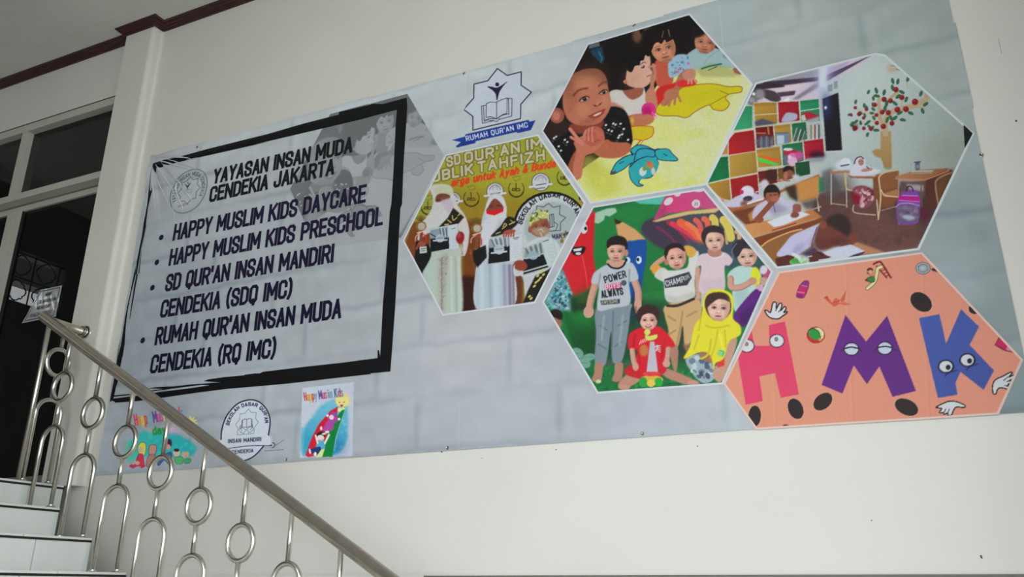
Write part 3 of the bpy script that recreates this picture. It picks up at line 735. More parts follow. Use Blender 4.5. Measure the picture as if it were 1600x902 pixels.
for x, y in ((253.6, 372), (246.6, 410.8), (239.5, 450.3), (224.4, 532.6)):
    flat('bullet_point', [ring_pts(wall_xz(x, y), .0195, .0195, 20)[:-1]], 4, (30, 28, 50), ban, K=.74)

# --- logo badge top left, partly under the folds (star, figure, arc lettering)
def star_px(cv, c, ex, ey, r1, r2, n, col, w, rot=0):
    pts = []
    for k in range(2*n):
        r = r1 if k % 2 == 0 else r2; a = math.pi*k/n+rot
        pts.append((c[0]+ex[0]*r*math.sin(a)-ey[0]*r*math.cos(a)*-1, c[1]+ex[1]*r*math.sin(a)+ey[1]*r*math.cos(a)))
    cv.line(pts, w, col, closed=True)
def arctext(cv, st, cx, cz, r, h, a0, a1, col, w=.2, rot=0, out=True, rz=None):
    """letters on an arc in wall coordinates, angles in degrees clockwise from the top"""
    rz = rz or r; tot = twidth(st, .25); lay = layout(st, .25)
    for x, g in lay:
        for ln in g:
            q = []
            for u, v in ln:
                a = math.radians(a0+(a1-a0)*(x+u)/tot); rr = v*h
                q.append(proj(np.array([cx+(r+rr)*math.sin(a)]), np.array([cz+(rz+rr)*math.cos(a)])))
            q = [(float(a_[0]), float(b_[0])) for a_, b_ in q]
            cv.line(q, w, col)
def wline(cv, pts, w, col, sm=False, closed=False):
    X = np.array([p[0] for p in pts]); Z = np.array([p[1] for p in pts]); a, b = proj(X, Z); cv.line(list(zip(a, b)), w, col, sm, closed=closed)
def warc(cv, cx, cz, rx, rz, a0, a1, w, col): wline(cv, [(cx+rx*math.sin(math.radians(a0+(a1-a0)*k/50)), cz+rz*math.cos(math.radians(a0+(a1-a0)*k/50))) for k in range(51)], w, col)
BG = lambda X, Z: base_col(X, Z)
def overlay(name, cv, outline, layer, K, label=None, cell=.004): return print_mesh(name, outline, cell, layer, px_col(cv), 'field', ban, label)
def canvas_on_base(x0, y0, x1, y1):
    c = Canvas(x0, y0, x1, y1, (0, 0, 0)); yy, xx = np.mgrid[0:c.h:4, 0:c.w:4]
    PX = c.x0+(xx+2)/RES; PY_ = c.y0+(yy+2)/RES
    d = _f[None]+_r[None]*((PX.ravel()[:, None]-800)/FPX)-_u[None]*((PY_.ravel()[:, None]-451)/FPX); d = d/d[:, 1:2]*S
    col = base_col(d[:, 0], d[:, 2]).reshape(*PX.shape, 3)
    c.a = np.repeat(np.repeat(col, 4, 0), 4, 1)[:c.h, :c.w]; return c
# badge 1
c = canvas_on_base(262, 258, 330, 340); cx, cz = [float(v) for v in wall_xz(296.5, 299.5)]
x_, z_ = wall_xz(322, 290); R1 = .158
warc(c, cx, cz, R1, R1, 0, 360, 1.3, (62, 92, 84)); warc(c, cx, cz, R1-.012, R1-.012, 0, 360, .5, (120, 130, 135))
arctext(c, 'YAYASAN INSAN MUDA CENDEKIA', cx, cz, R1-.045, .026, -118, 118, (58, 62, 70), .75)
star = lambda cx, cz, r1, r2, rot=0: [(cx+(r1 if k % 2 == 0 else r2)*math.sin(math.pi*k/8+rot), cz+(r1 if k % 2 == 0 else r2)*math.cos(math.pi*k/8+rot)) for k in range(16)]
wline(c, star(cx, cz+.005, .100, .076), .9, (70, 74, 82), closed=True)
c.org(255, 230, 8.2)
c.poly([(288, 478), (312, 492), (326, 505), (345, 485), (380, 460), (355, 495), (335, 520), (326, 556), (315, 520)], (50, 44, 62), sm=False); c.ell(337, 470, 9, 9, (50, 44, 62))
for p in ([(300, 560), (326, 552), (372, 548)], [(300, 600), (326, 590), (375, 588)], [(326, 556), (328, 592)], [(372, 548), (375, 588)], [(300, 560), (302, 600)]): c.line(p, 5, (110, 112, 122))
c.text('JAKARTA', (200, 785), (332, 745), 28, (90, 92, 104), .16)
overlay('printed_badge', c, [(px, py) for px, py in zip(*proj(np.array([cx+.166*math.sin(t) for t in np.linspace(0, 6.28, 40)]), np.array([cz+.166*math.cos(t) for t in np.linspace(0, 6.28, 40)])))], 2, K0, 'round line badge with a star, under the folds', .0024)
# badge 2: big star logo with blue ribbon
c = canvas_on_base(700, 94, 846, 240); c.org(690, 90, 6.224); D_ = (28, 28, 48)
st8 = [(548, 113), (642, 180), (780, 145), (778, 275), (878, 343), (775, 462), (773, 600), (310, 712), (310, 578), (220, 510), (318, 400), (320, 265), (455, 232)]
c.poly(st8, (183, 190, 202), 1); c.line(st8, 10, D_, closed=True)
c.poly(spline([(450, 290), (495, 290), (540, 300), (590, 275), (645, 238), (600, 290), (565, 350), (545, 425), (530, 360), (495, 320)], 5), (38, 28, 62)); c.ell(546, 268, 19, 19, (30, 28, 44))
for p in ([(440, 455), (480, 438), (541, 440), (590, 415), (642, 400), (640, 550), (600, 560), (541, 602), (541, 440)], [(440, 455), (438, 590), (480, 580), (541, 602)], [(393, 478), (436, 470)], [(393, 478), (402, 645), (505, 622)], [(412, 474), (420, 625)], [(690, 405), (650, 405)], [(690, 405), (688, 575), (560, 610)], [(655, 402), (660, 560)],
          [(425, 625), (470, 598), (541, 602)], [(541, 602), (600, 565), (655, 555)], [(505, 615), (520, 625), (550, 625), (570, 600)], [(642, 400), (655, 410)], [(430, 610), (500, 620)]): c.line(p, 5.8, D_)
c.poly([(108, 808), (230, 775), (240, 752), (850, 612), (860, 630), (918, 616), (872, 712), (742, 742), (735, 730), (335, 820), (335, 838), (155, 882), (145, 868), (195, 828), (130, 815)], (34, 58, 136))
c.poly([(230, 775), (335, 820), (335, 838), (215, 862)], (30, 50, 120), a=.5)
c.text("RUMAH QUR'AN IMC", (250, 816), (842, 680), 44, (205, 212, 228), .19)
c.noise(1.2)
overlay('printed_logo', c, [(702, 215), (730, 165), (735, 122), (775, 103), (820, 105), (842, 145), (828, 186), (843, 187), (831, 212), (715, 238)], 2, .70, 'star emblem with open book over a blue ribbon', .0024)
# badge 3: oval emblem bottom
c = canvas_on_base(330, 606, 462, 736); c.org(340, 610, 7.518)
ov = spline([(48, 580), (60, 450), (130, 270), (250, 155), (400, 110), (520, 150), (600, 250), (632, 380), (615, 540), (640, 545), (640, 655), (545, 665), (440, 780), (270, 838), (150, 790), (80, 700), (25, 700), (35, 590)], 4)
c.poly(ov, (183, 189, 203))
N_ = (22, 22, 48)
c.line([(52, 580), (58, 480), (95, 350), (160, 245), (250, 160), (350, 122), (430, 118), (510, 148), (580, 220), (620, 310), (628, 400), (608, 530)], 15, N_, sm=True)
c.line([(85, 700), (130, 765), (200, 815), (280, 835), (370, 815), (460, 760), (550, 662)], 14, N_, sm=True)
c.line([(45, 700), (200, 678), (400, 655), (640, 655)], 8, N_, sm=True); c.line([(636, 545), (636, 655)], 2.5, (90, 94, 110)); c.line([(30, 590), (18, 695)], 2.5, (90, 94, 110))
def arc_px(cv, st, pts, h, col, w):
    P = spline(pts, 12, closed=False); seg = np.r_[0, np.cumsum(np.hypot(*np.diff(P, axis=0).T))]; L_ = seg[-1]; tot = twidth(st, .3)
    for x, g in layout(st, .3):
        for ln in g:
            q = []
            xs2 = (x+(_G['O'][0]*GW)/2)/tot*L_
            for u, v in ln:
                s_ = (x+u)/tot*L_; X_ = np.interp(s_, seg, P[:, 0]); Y_ = np.interp(s_, seg, P[:, 1])
                X1, Y1 = np.interp(s_+2, seg, P[:, 0])-np.interp(s_-2, seg, P[:, 0]), np.interp(s_+2, seg, P[:, 1])-np.interp(s_-2, seg, P[:, 1])
                l_ = math.hypot(X1, Y1); q.append((X_+Y1/l_*h*v, Y_-X1/l_*h*v))
            cv.line(q, w, col)
arc_px(c, "SEKOLAH DASAR QUR'AN", [(145, 415), (165, 350), (215, 265), (290, 208), (380, 185), (460, 195), (520, 235), (555, 290), (572, 385)], 36, N_, 9)
c.line([(375, 222), (402, 262), (465, 264), (458, 335), (490, 380), (445, 440), (435, 512), (242, 528), (250, 450), (222, 405), (268, 350), (275, 282), (330, 275)], 4, (60, 64, 84), closed=True)
for p in ([(305, 352), (330, 340), (352, 348), (380, 335), (408, 340), (408, 425), (380, 430), (352, 440), (320, 436), (300, 438), (305, 352)], [(352, 348), (352, 440)], [(415, 345), (418, 430)], [(298, 360), (292, 440)]): c.line(p, 5, (44, 46, 64))
for sx in (1, -1):
    X2 = lambda x: 345+sx*(x-345)
    for p in ([(268, 462), (300, 440), (345, 470), (330, 490), (320, 510)], [(262, 470), (290, 500), (320, 512)], [(285, 410), (280, 440), (300, 480)], [(272, 425), (268, 462)]):
        c.line([(X2(a)+(0 if sx > 0 else 6), b-(0 if sx > 0 else 10)) for a, b in p], 4.6, (56, 60, 78))
c.text('INSAN MANDIRI', (138, 622), (520, 598), 42, N_, .2, slant=.15); c.text('CENDEKIA', (182, 748), (428, 730), 38, N_, .2, slant=.12)
c.line([(655, 620), (675, 625), (684, 645), (672, 672), (650, 680)], 8, N_, sm=True); c.ell(638, 650, 9, 9, N_); c.line([(690, 650), (795, 585)], 4, (60, 62, 74)); c.line([(565, 716), (780, 700)], 4.5, (50, 52, 64))
c.noise(1.2)
overlay('printed_emblem', c, [(340, 706), (345, 668), (360, 636), (385, 622), (405, 621), (424, 640), (430, 672), (450, 684), (448, 706), (425, 708), (405, 718), (385, 724), (362, 720), (340, 706)], 2, .80, 'oval emblem with open book in hands', .0024)
# badge 4: slide picture
c = canvas_on_base(468, 594, 560, 722); c.org(460, 595, 6.939)
c.poly([(70, 60), (670, 0), (640, 820), (60, 860)], (184, 190, 204))
teal = [(470, 200), (575, 260), (590, 400), (585, 560), (590, 610), (530, 740), (430, 810), (140, 820), (95, 740), (100, 620), (125, 500), (210, 390), (310, 260)]
c.poly(teal, (112, 178, 200), 3, True, grad=((340, 220), (300, 700), (60, 150, 185)))
c.ell(470, 720, 70, 60, (38, 96, 160), 0, 14); c.ell(150, 650, 60, 80, (50, 150, 178), 0, 12); c.speck(teal, 60, [(70, 160, 190), (130, 190, 206)], 8, 22, 4, .35)
for k in range(14): c.ell(95+random.random()*12, 520+k*22, 16, 13, (84, 168, 192), 0, 2, .8)
c.poly([(480, 285), (400, 330), (270, 480), (190, 640), (130, 815), (160, 832), (250, 815), (330, 800), (400, 560), (470, 380)], (196, 34, 52), sm=False)
c.poly([(565, 300), (510, 340), (440, 430), (380, 560), (330, 700), (300, 835), (420, 832), (450, 640), (500, 480)], (22, 122, 60))
c.line([(565, 300), (520, 430), (470, 590), (440, 760)], 5, (150, 200, 160), sm=True)
for k in range(16):
    a = k*math.pi/8; c.poly([(530+50*math.cos(a-.25), 215+50*math.sin(a-.25)), (540+104*math.cos(a), 212+98*math.sin(a)), (530+50*math.cos(a+.25), 215+50*math.sin(a+.25))], (222, 200, 128))
c.ell(528, 222, 72, 66, (228, 206, 132), 0, 1); c.ell(498, 238, 6, 6, (60, 60, 40)); c.ell(546, 236, 6, 6, (60, 60, 40)); c.poly([(502, 266), (540, 262), (530, 284), (512, 284)], (170, 40, 40))
c.poly([(482, 300), (560, 300), (552, 320), (530, 315), (500, 345), (478, 330)], (226, 214, 150))
c.ell(436, 380, 40, 42, (150, 70, 146), 20); c.poly([(380, 430), (480, 400), (440, 480), (420, 540), (320, 545), (330, 500)], (164, 72, 150), sm=True); c.ell(412, 400, 26, 26, (226, 206, 206)); c.line([(362, 385), (400, 440), (470, 440), (492, 420)], 16, (160, 70, 146), sm=True)
c.ell(368, 382, 14, 14, (230, 220, 222)); c.ell(492, 420, 14, 14, (230, 220, 222)); c.ell(300, 520, 12, 22, (226, 216, 222)); c.ell(365, 560, 24, 14, (228, 216, 220))
c.ell(300, 590, 50, 34, (40, 36, 40)); c.ell(292, 625, 40, 34, (228, 206, 196)); c.ell(330, 580, 24, 10, (206, 210, 216)); c.ell(285, 660, 9, 8, (110, 60, 60)); c.line([(275, 640), (292, 646)], 3, (90, 60, 60)); c.line([(305, 636), (320, 640)], 3, (90, 60, 60))
c.poly([(258, 670), (340, 655), (330, 760), (250, 750)], (90, 160, 196), sm=True); c.line([(262, 680), (240, 600)], 20, (222, 206, 204)); c.line([(340, 680), (385, 590)], 22, (210, 214, 206))
c.poly([(190, 745), (290, 720), (290, 790), (250, 800), (200, 790)], (34, 58, 112), sm=True); c.ell(178, 768, 10, 30, (228, 228, 236), -12); c.ell(235, 800, 16, 24, (220, 222, 230)); c.poly([(300, 750), (340, 740), (310, 832), (240, 835)], (200, 214, 140))
cols = [(196, 52, 66), (200, 160, 60), (60, 140, 90), (196, 60, 60), (70, 120, 180), (0, 0, 0), (70, 60, 130), (90, 60, 130), (180, 70, 110), (90, 170, 170), (0, 0, 0), (200, 110, 60), (90, 80, 150), (0, 0, 0)]
def kids_text(cv, p0, p1, h, up=None):
    st = 'Happy Muslim Kids'; p0, p1 = np.array(p0, float), np.array(p1, float); tot = twidth(st, .2); d = (p1-p0)/tot
    n = np.array([d[1], -d[0]])/np.hypot(*d)*h if up is None else np.array(up, float)
    pal = [(190, 48, 70), (206, 120, 70), (180, 170, 60), (196, 60, 60), (90, 150, 190), (0, 0, 0), (84, 66, 130), (170, 70, 130), (180, 80, 120), (150, 190, 170), (200, 90, 70), (90, 150, 180), (0, 0, 0), (70, 90, 110), (90, 160, 190), (190, 60, 80), (70, 130, 160)]
    for i, (x, g) in enumerate(layout(st, .2)):
        for ln in g: cv.line([p0+d*(x+u)+n*v for u, v in ln], h*.12, pal[i % len(pal)])
kids_text(c, (122, 222), (536, 172), 88)
c.noise(1.5)
overlay('printed_picture', c, [(474, 607), (554, 598), (552, 713), (470, 716)], 2, .78, 'small picture of children on a rainbow slide', .0028)
# badge 5: picture behind the railing
c = canvas_on_base(192, 628, 318, 742); c.org(180, 600, 6.0125)
tl = [(290, 440), (330, 470), (420, 440), (560, 460), (700, 530), (775, 600), (740, 680), (560, 690), (300, 690), (110, 725), (140, 640), (120, 560), (230, 470)]
c.poly(tl, (52, 160, 152), 3, grad=((150, 650), (600, 560), (40, 150, 156))); c.ell(160, 640, 60, 60, (70, 160, 120), 0, 12, .8); c.speck(tl, 40, [(60, 170, 165), (80, 180, 150)], 10, 26, 2, .3)
for k in range(12):
    a = k*math.pi/6; c.line([(715, 370), (715+62*math.cos(a), 372+60*math.sin(a))], 12, (214, 184, 106))
c.ell(715, 372, 46, 44, (216, 190, 112), 0, 2)
kids_text(c, (200, 392), (650, 318), 100)
c.text('day', (370, 478), (480, 462), 66, (40, 130, 60), .24); c.poly([(500, 420), (560, 400), (600, 440), (560, 470), (500, 470)], (190, 150, 180), 6)
ol = (40, 34, 34)
def kid(x, y, hairc, bodyc, s=1, hair=True):
    c.outl([(x-28*s, y+90*s), (x-10*s, y+50*s), (x+30*s, y+50*s), (x+40*s, y+120*s), (x+45*s, y+165*s), (x-20*s, y+160*s), (x-70*s, y+180*s), (x-40*s, y+130*s)], bodyc, 3, ol)
c.outl([(240, 560), (285, 555), (298, 600), (285, 670), (245, 670), (218, 620)], (222, 196, 70), 3.5, ol); c.ell(245, 622, 22, 30, (206, 150, 140)); kid(238, 615, None, (196, 48, 72))
c.ell(160, 772, 18, 16, (170, 40, 66)); c.ell(262, 780, 16, 14, (170, 40, 66)); c.ell(215, 745, 24, 18, (206, 140, 130))
c.outl([(330, 590), (345, 575), (385, 575), (396, 600), (385, 660), (340, 680), (322, 640)], (168, 120, 112), 4, ol); c.outl([(320, 680), (380, 670), (385, 740), (340, 780), (300, 770)], (150, 104, 104), 3, ol)
c.ell(512, 560, 30, 42, (52, 38, 60)); c.ell(505, 595, 24, 26, (188, 130, 122)); c.outl([(430, 700), (480, 660), (540, 650), (520, 760), (470, 720), (420, 770), (405, 750)], (50, 84, 130), 3, ol)
c.ell(585, 650, 32, 36, (206, 156, 142)); c.ell(585, 625, 26, 16, (50, 40, 44)); c.outl([(570, 695), (640, 690), (640, 750), (580, 750)], (70, 150, 96), 3, ol); c.ell(652, 665, 16, 26, (224, 140, 110)); c.ell(686, 662, 16, 26, (224, 140, 110)); c.outl([(660, 710), (715, 705), (718, 740), (665, 750)], (60, 140, 96), 3, ol)
c.noise(1.5)
overlay('printed_picture', c, [(193, 722), (200, 668), (212, 642), (290, 634), (312, 652), (312, 704), (296, 728), (200, 738)], 2, .62, 'small picture of cartoon toddlers, behind the railing', .0032)
# ------------------------------------------------------------------ the printed photographs
SKIN = (176, 112, 88); HAIR = (30, 24, 24)
def eye(c, x, y, w, h, rot=0, iris=(34, 20, 18), look=0, white=(166, 146, 138)):
    c.ell(x, y, w*1.25, h*1.35, (110, 60, 48), rot, .5*w/8, .6); c.ell(x, y, w, h, white, rot); c.ell(x+look*w, y, h*.95, h*.98, iris, 0); c.ell(x+look*w-h*.25, y-h*.3, h*.22, h*.22, (220, 215, 212))
    r = math.radians(rot); dx, dy = w*math.cos(r), w*math.sin(r)
    c.line([(x-dx*1.1, y-dy*1.1+h*.1), (x-dx*.3+dy*.0, y-dy*.3-h), (x+dx*.4, y+dy*.4-h), (x+dx*1.15, y+dy*1.15)], max(h*.45, 1), (48, 24, 22), sm=True)
def face(c, x, y, w, h, rot, skin, look=0, smile=0, brow=True, ears=0, mouth=(150, 70, 66), sh=(.72, .62, .60)):
    """a child's face: centre, half width, half height, tilt in degrees"""
    r = math.radians(rot); ex = (math.cos(r), math.sin(r)); ey = (-math.sin(r), math.cos(r))
    P = lambda u, v: (x+ex[0]*u*w+ey[0]*v*h, y+ex[1]*u*w+ey[1]*v*h)
    dk = tuple(a*b for a, b in zip(skin, sh)); lt = tuple(min(255, a*1.13+6) for a in skin)
    if ears:
        for e in ((-1, 1) if ears == 2 else (ears if ears != 3 else 1,)):
            ex_, ey_ = P(e*1.02, .05); c.ell(ex_, ey_, w*.16, h*.22, dk, rot); c.ell(ex_, ey_, w*.10, h*.15, skin, rot)
    sh_ = [P(-.98, -.35), P(-.8, -.85), P(0, -1.05), P(.8, -.85), P(.98, -.35), P(.95, .25), P(.66, .75), P(.2, 1.02), P(-.2, 1.02), P(-.66, .75), P(-.95, .25)]
    c.poly(sh_, skin, 0, True)
    b = P(-.35, -.45); c.ell(*b, w*.5, h*.35, lt, rot, w*.14/c.sc, .55)
    for s in (-1, 1):
        q = P(s*.52, .32); c.ell(*q, w*.25, h*.2, lt, rot, w*.1/c.sc, .5)
    q = P(.72, .1); c.ell(*q, w*.22, h*.7, dk, rot, w*.12/c.sc, .45); q = P(0, .92); c.ell(*q, w*.5, h*.14, dk, rot, w*.08/c.sc, .5)
    for s in (-1, 1):
        q = P(s*.42, -.02); eye(c, q[0], q[1], w*.185, h*.088, rot, look=look)
        if brow:
            c.line([P(s*.62, -.2), P(s*.42, -.29), P(s*.2, -.24)], h*.06, tuple(v*.55 for v in skin), sm=True, soft=.4*w/30/c.sc*3, a=.8)
    q = P(0, .30); c.ell(*q, w*.17, h*.1, lt, rot, .4); 
    for s in (-1, 1): q = P(s*.1, .37); c.ell(*q, w*.05, h*.035, tuple(v*.45 for v in skin), rot, .3)
    c.line([P(-.2, .36), P(0, .42), P(.2, .36)], h*.035, dk, sm=True, a=.7)
    mw = .3+.12*smile
    if smile > .5:
        c.poly([P(-mw, .58), P(0, .62), P(mw, .56), P(.15, .76), P(-.15, .76)], mouth, 0, True); c.poly([P(-mw*.7, .61), P(mw*.7, .60), P(.1, .67), P(-.1, .67)], (214, 200, 192))
    else:
        c.ell(*P(0, .66), w*mw, h*.065, mouth, rot, .3); c.line([P(-mw, .65), P(0, .63-.0*smile), P(mw, .65)], h*.03, tuple(v*.6 for v in mouth), sm=True)
WHITE = (206, 210, 214)
def hexphoto(name, cv, outline, K, label, cell=.003, border=.006, layer=2, wcol=(200, 204, 210)):
    P = poly_xz(outline); cen = P.mean(0)
    rim = []
    n = len(P)
    area = sum(P[i][0]*P[(i+1) % n][1]-P[(i+1) % n][0]*P[i][1] for i in range(n)); sg = 1 if area > 0 else -1
    offp = []
    for i in range(n):
        a, b, d = P[i-1], P[i], P[(i+1) % n]
        e1, e2 = (b-a)/np.hypot(*(b-a)), (d-b)/np.hypot(*(d-b)); n1, n2 = np.array([e1[1], -e1[0]])*sg, np.array([e2[1], -e2[0]])*sg
        mm = (n1+n2)/max(1+n1@n2, .4); offp.append((b+mm*border, b-mm*.0035))
    for i in range(n):
        j = (i+1) % n; rim.append([tuple(offp[i][0]), tuple(offp[j][0]), tuple(offp[j][1]), tuple(offp[i][1])])
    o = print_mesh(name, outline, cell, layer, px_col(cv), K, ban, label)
    e = flat('white_border', rim, layer+1, wcol, ban, K=K); e.parent = o; e.matrix_parent_inverse = o.matrix_world.inverted()
    return o
# ---------- photo 1: children at a yellow sheet
H1 = [(919.5, 70.7), (1077.7, 24), (1174.8, 133), (1102, 289), (924.5, 317.6), (848.5, 206)]
p1 = c = Canvas(840, 15, 1185, 325, (24, 22, 22)); c.org(840, 20, 2.957)
c.poly([(100, 800), (300, 660), (430, 520), (560, 330), (760, 230), (900, 190), (1035, 330), (960, 480), (775, 810), (240, 900)], (202, 205, 132), 1)
c.poly([(560, 480), (780, 420), (1000, 300), (1000, 420), (800, 800), (560, 760)], (202, 206, 158), 14, a=.8)
for x, y, r, q in ((300, 780, 90, (186, 186, 70)), (620, 560, 80, (206, 206, 120)), (520, 800, 90, (206, 206, 110)), (700, 700, 70, (204, 206, 150)), (240, 700, 60, (178, 176, 70)), (980, 330, 50, (208, 212, 170)), (860, 300, 60, (204, 206, 150))): c.ell(x, y, r, r*.7, q, 30, 10, .7)
c.speck([(300, 700), (960, 300), (775, 800), (260, 860)], 90, [(192, 196, 90), (210, 212, 170), (198, 202, 110)], 10, 34, 3, .22)
# dark upper background
c.poly([(235, 150), (703, 12), (830, 150), (760, 210), (640, 260), (340, 380), (130, 440), (100, 400)], (26, 23, 22), 1)
c.poly([(245, 175), (300, 160), (320, 250), (265, 250)], (26, 62, 84), 2); c.line([(285, 185), (300, 215), (290, 240)], 6, (50, 110, 140)); c.poly([(240, 150), (285, 135), (290, 158), (240, 170)], (92, 100, 104), 1)
c.ell(462, 108, 22, 34, (120, 84, 66), 0, 3, .8); c.ell(510, 75, 20, 16, (96, 70, 60), 0, 3, .8); c.ell(480, 85, 6, 18, (20, 18, 18)); c.line([(345, 190), (400, 175)], 4, (110, 96, 78))
# yellow painted shape on the sheet (plain lobed cushion shape)
c.outl([(548, 450), (600, 380), (680, 345), (800, 332), (880, 345), (940, 345), (940, 370), (885, 380), (870, 400), (888, 425), (860, 455), (815, 450), (790, 430), (730, 460), (690, 488), (640, 480), (570, 478)], (198, 184, 34), 4, (150, 92, 30))
c.ell(780, 385, 120, 34, (190, 180, 36), -8, 8, .6); c.line([(885, 380), (850, 400), (795, 430)], 3, (150, 96, 30)); c.line([(845, 365), (885, 380)], 3, (150, 96, 30))
# boy at right (striped romper)
c.poly([(690, 200), (760, 160), (860, 180), (930, 240), (900, 260), (800, 250), (720, 270), (690, 250)], (150, 176, 178), 1, True)
c.poly([(730, 270), (800, 235), (850, 245), (960, 285), (900, 300), (760, 300)], (150, 146, 92), 3, a=.55)
c.line([(760, 262), (800, 250), (850, 240)], 8, (40, 110, 92), sm=True); c.line([(790, 270), (830, 252)], 4, (30, 90, 90)); c.line([(835, 180), (790, 210), (770, 240)], 2, (140, 130, 150)); c.ell(868, 205, 14, 10, (130, 150, 156), 30)
c.ell(778, 105, 62, 60, HAIR, 20, 1); face(c, 776, 142, 50, 48, 8, (180, 118, 92), .1, 0, ears=0); c.ell(750, 92, 40, 22, (30, 24, 24), -30, 3)
c.ell(925, 272, 22, 14, (150, 96, 76), 30, 1); c.ell(945, 282, 8, 6, (170, 110, 90))
# girl in the middle (red top, patterned sleeves)
c.poly([(545, 230), (615, 215), (625, 330), (555, 340)], (186, 84, 66), 1, True)
c.poly([(612, 215), (680, 195), (712, 225), (700, 265), (655, 290), (610, 300)], (146, 176, 198), 1, True); c.speck([(615, 220), (700, 200), (700, 265), (620, 295)], 22, [(70, 130, 150), (196, 90, 150), (90, 160, 120)], 3, 8, 5, .9)
c.ell(590, 130, 98, 82, (26, 21, 21), 0, 1); face(c, 583, 170, 57, 62, -14, (190, 128, 98), .15, 0)
c.poly([(500, 90), (560, 70), (640, 90), (662, 135), (640, 150), (628, 128), (612, 134), (598, 140), (588, 128), (574, 148), (556, 140), (540, 152), (524, 185), (505, 160)], (26, 21, 21), 0, True)
c.line([(583, 88), (576, 118)], 3.5, (120, 96, 82)); c.line([(606, 82), (612, 112)], 3.5, (150, 120, 100))
c.poly([(630, 190), (690, 170), (720, 190), (660, 250), (636, 230)], (30, 24, 26), 2, a=.0)
c.poly([(655, 290), (690, 270), (700, 330), (660, 360), (600, 430), (570, 420), (600, 350), (640, 320)], (168, 104, 78), 1, True)
c.poly([(560, 350), (640, 330), (620, 360), (590, 390), (560, 430), (545, 400)], (196, 40, 40), 1, True); c.poly([(650, 320), (720, 312), (738, 322), (720, 340), (655, 345)], (206, 46, 44), 1, True)
for q in ([(600, 395), (580, 425)], [(620, 398), (608, 432)], [(638, 396), (634, 425)], [(652, 390), (662, 412)]): c.line(q, 11, (176, 112, 86))
c.ell(620, 380, 36, 26, (174, 110, 84), -20, 1); c.poly([(670, 290), (700, 262), (730, 270), (730, 300), (710, 320), (690, 318)], (186, 128, 108), 1, True)
for q in ([(700, 312), (698, 330)], [(712, 310), (714, 330)], [(725, 308), (732, 324)]): c.line(q, 8, (200, 146, 128))
# girl at left in white (in profile, hand on cheek)
c.poly([(335, 370), (400, 355), (490, 345), (500, 470), (420, 480), (345, 440)], (198, 192, 186), 1, True); c.poly([(395, 345), (480, 340), (485, 380), (440, 405), (405, 380)], (150, 84, 66), 1, True)
c.poly([(320, 430), (350, 415), (400, 440), (395, 470), (345, 450)], (182, 124, 104), 2)
c.ell(405, 265, 110, 96, (24, 20, 20), -12, 1); c.poly([(330, 250), (430, 300), (420, 345), (370, 350), (325, 340)], (24, 20, 20), 1, True)
c.poly([(425, 245), (470, 205), (512, 195), (524, 225), (522, 262), (536, 280), (526, 298), (530, 315), (500, 345), (455, 350), (415, 335), (410, 300)], (206, 160, 142), 1, True)
c.ell(440, 312, 30, 40, (184, 128, 108), 10, 16, .5); c.ell(500, 265, 22, 26, (208, 162, 146), 0, 5, .6)
c.ell(408, 322, 10, 9, (190, 120, 100)); c.poly([(415, 262), (440, 200), (490, 176), (524, 186), (514, 206), (500, 200), (492, 222), (478, 226), (472, 246), (452, 250), (436, 278)], (24, 20, 20), 0, True)
c.ell(489, 254, 9, 6, (60, 40, 40), -30); c.ell(486, 252, 3, 3, (210, 205, 200)); c.line([(476, 244), (492, 232), (503, 236)], 3, (90, 60, 52), sm=True); c.line([(506, 300), (520, 292), (530, 294)], 3.5, (150, 74, 66), sm=True); c.line([(526, 262), (532, 276)], 3, (150, 96, 80))
c.poly([(530, 240), (545, 245), (552, 300), (540, 340), (556, 430), (510, 440), (500, 380), (520, 345), (522, 300), (530, 280)], (186, 120, 98), 1, True); c.line([(532, 250), (536, 290)], 3, (120, 70, 58)); c.line([(515, 255), (545, 248)], 9, (190, 130, 108))
c.poly([(420, 480), (520, 470), (540, 500), (500, 525), (430, 535)], (180, 110, 80), 1, True); c.poly([(430, 500), (438, 480), (450, 500), (440, 525)], (196, 160, 60), 1)
c.ell(515, 452, 34, 34, (206, 46, 130), 0); c.ell(508, 460, 22, 24, (180, 30, 100), 0, 2); c.line([(532, 465), (548, 484)], 9, (224, 80, 156)); c.ell(548, 486, 6, 6, (226, 150, 190)); c.ell(500, 485, 30, 12, (186, 110, 88), -10, 1)
c.outl([(425, 535), (520, 528), (538, 545), (528, 575), (490, 592), (450, 588), (432, 600)], (196, 176, 40), 4, (190, 92, 34)); c.line([(478, 592), (450, 625)], 6, (196, 96, 40)); c.line([(490, 592), (470, 622)], 4, (206, 130, 60))
# blue bird drawing
bl = (44, 158, 164); nb = (34, 40, 92)
c.outl([(430, 640), (460, 615), (500, 618), (540, 635), (560, 632), (600, 640), (620, 655), (645, 686), (580, 684), (555, 680), (560, 700), (545, 740), (520, 765), (480, 770), (470, 790), (490, 800), (462, 803), (432, 770), (425, 720), (440, 690), (400, 710), (340, 750), (365, 700), (400, 670), (440, 655)], bl, 4.5, (44, 60, 96))
c.outl([(345, 748), (362, 700), (400, 672), (450, 655), (470, 680), (430, 700), (395, 728)], bl, 4, (36, 60, 80)); c.outl([(545, 640), (600, 632), (625, 655), (648, 685), (572, 684), (550, 668)], bl, 4, (40, 60, 86))
c.outl([(462, 640), (500, 630), (540, 640), (540, 668), (500, 668), (460, 688), (448, 690)], (48, 150, 170), 4.5, nb); c.poly([(425, 720), (450, 690), (500, 668), (550, 680), (560, 705), (540, 745), (500, 765), (460, 775), (432, 750)], (46, 156, 160), 0, True)
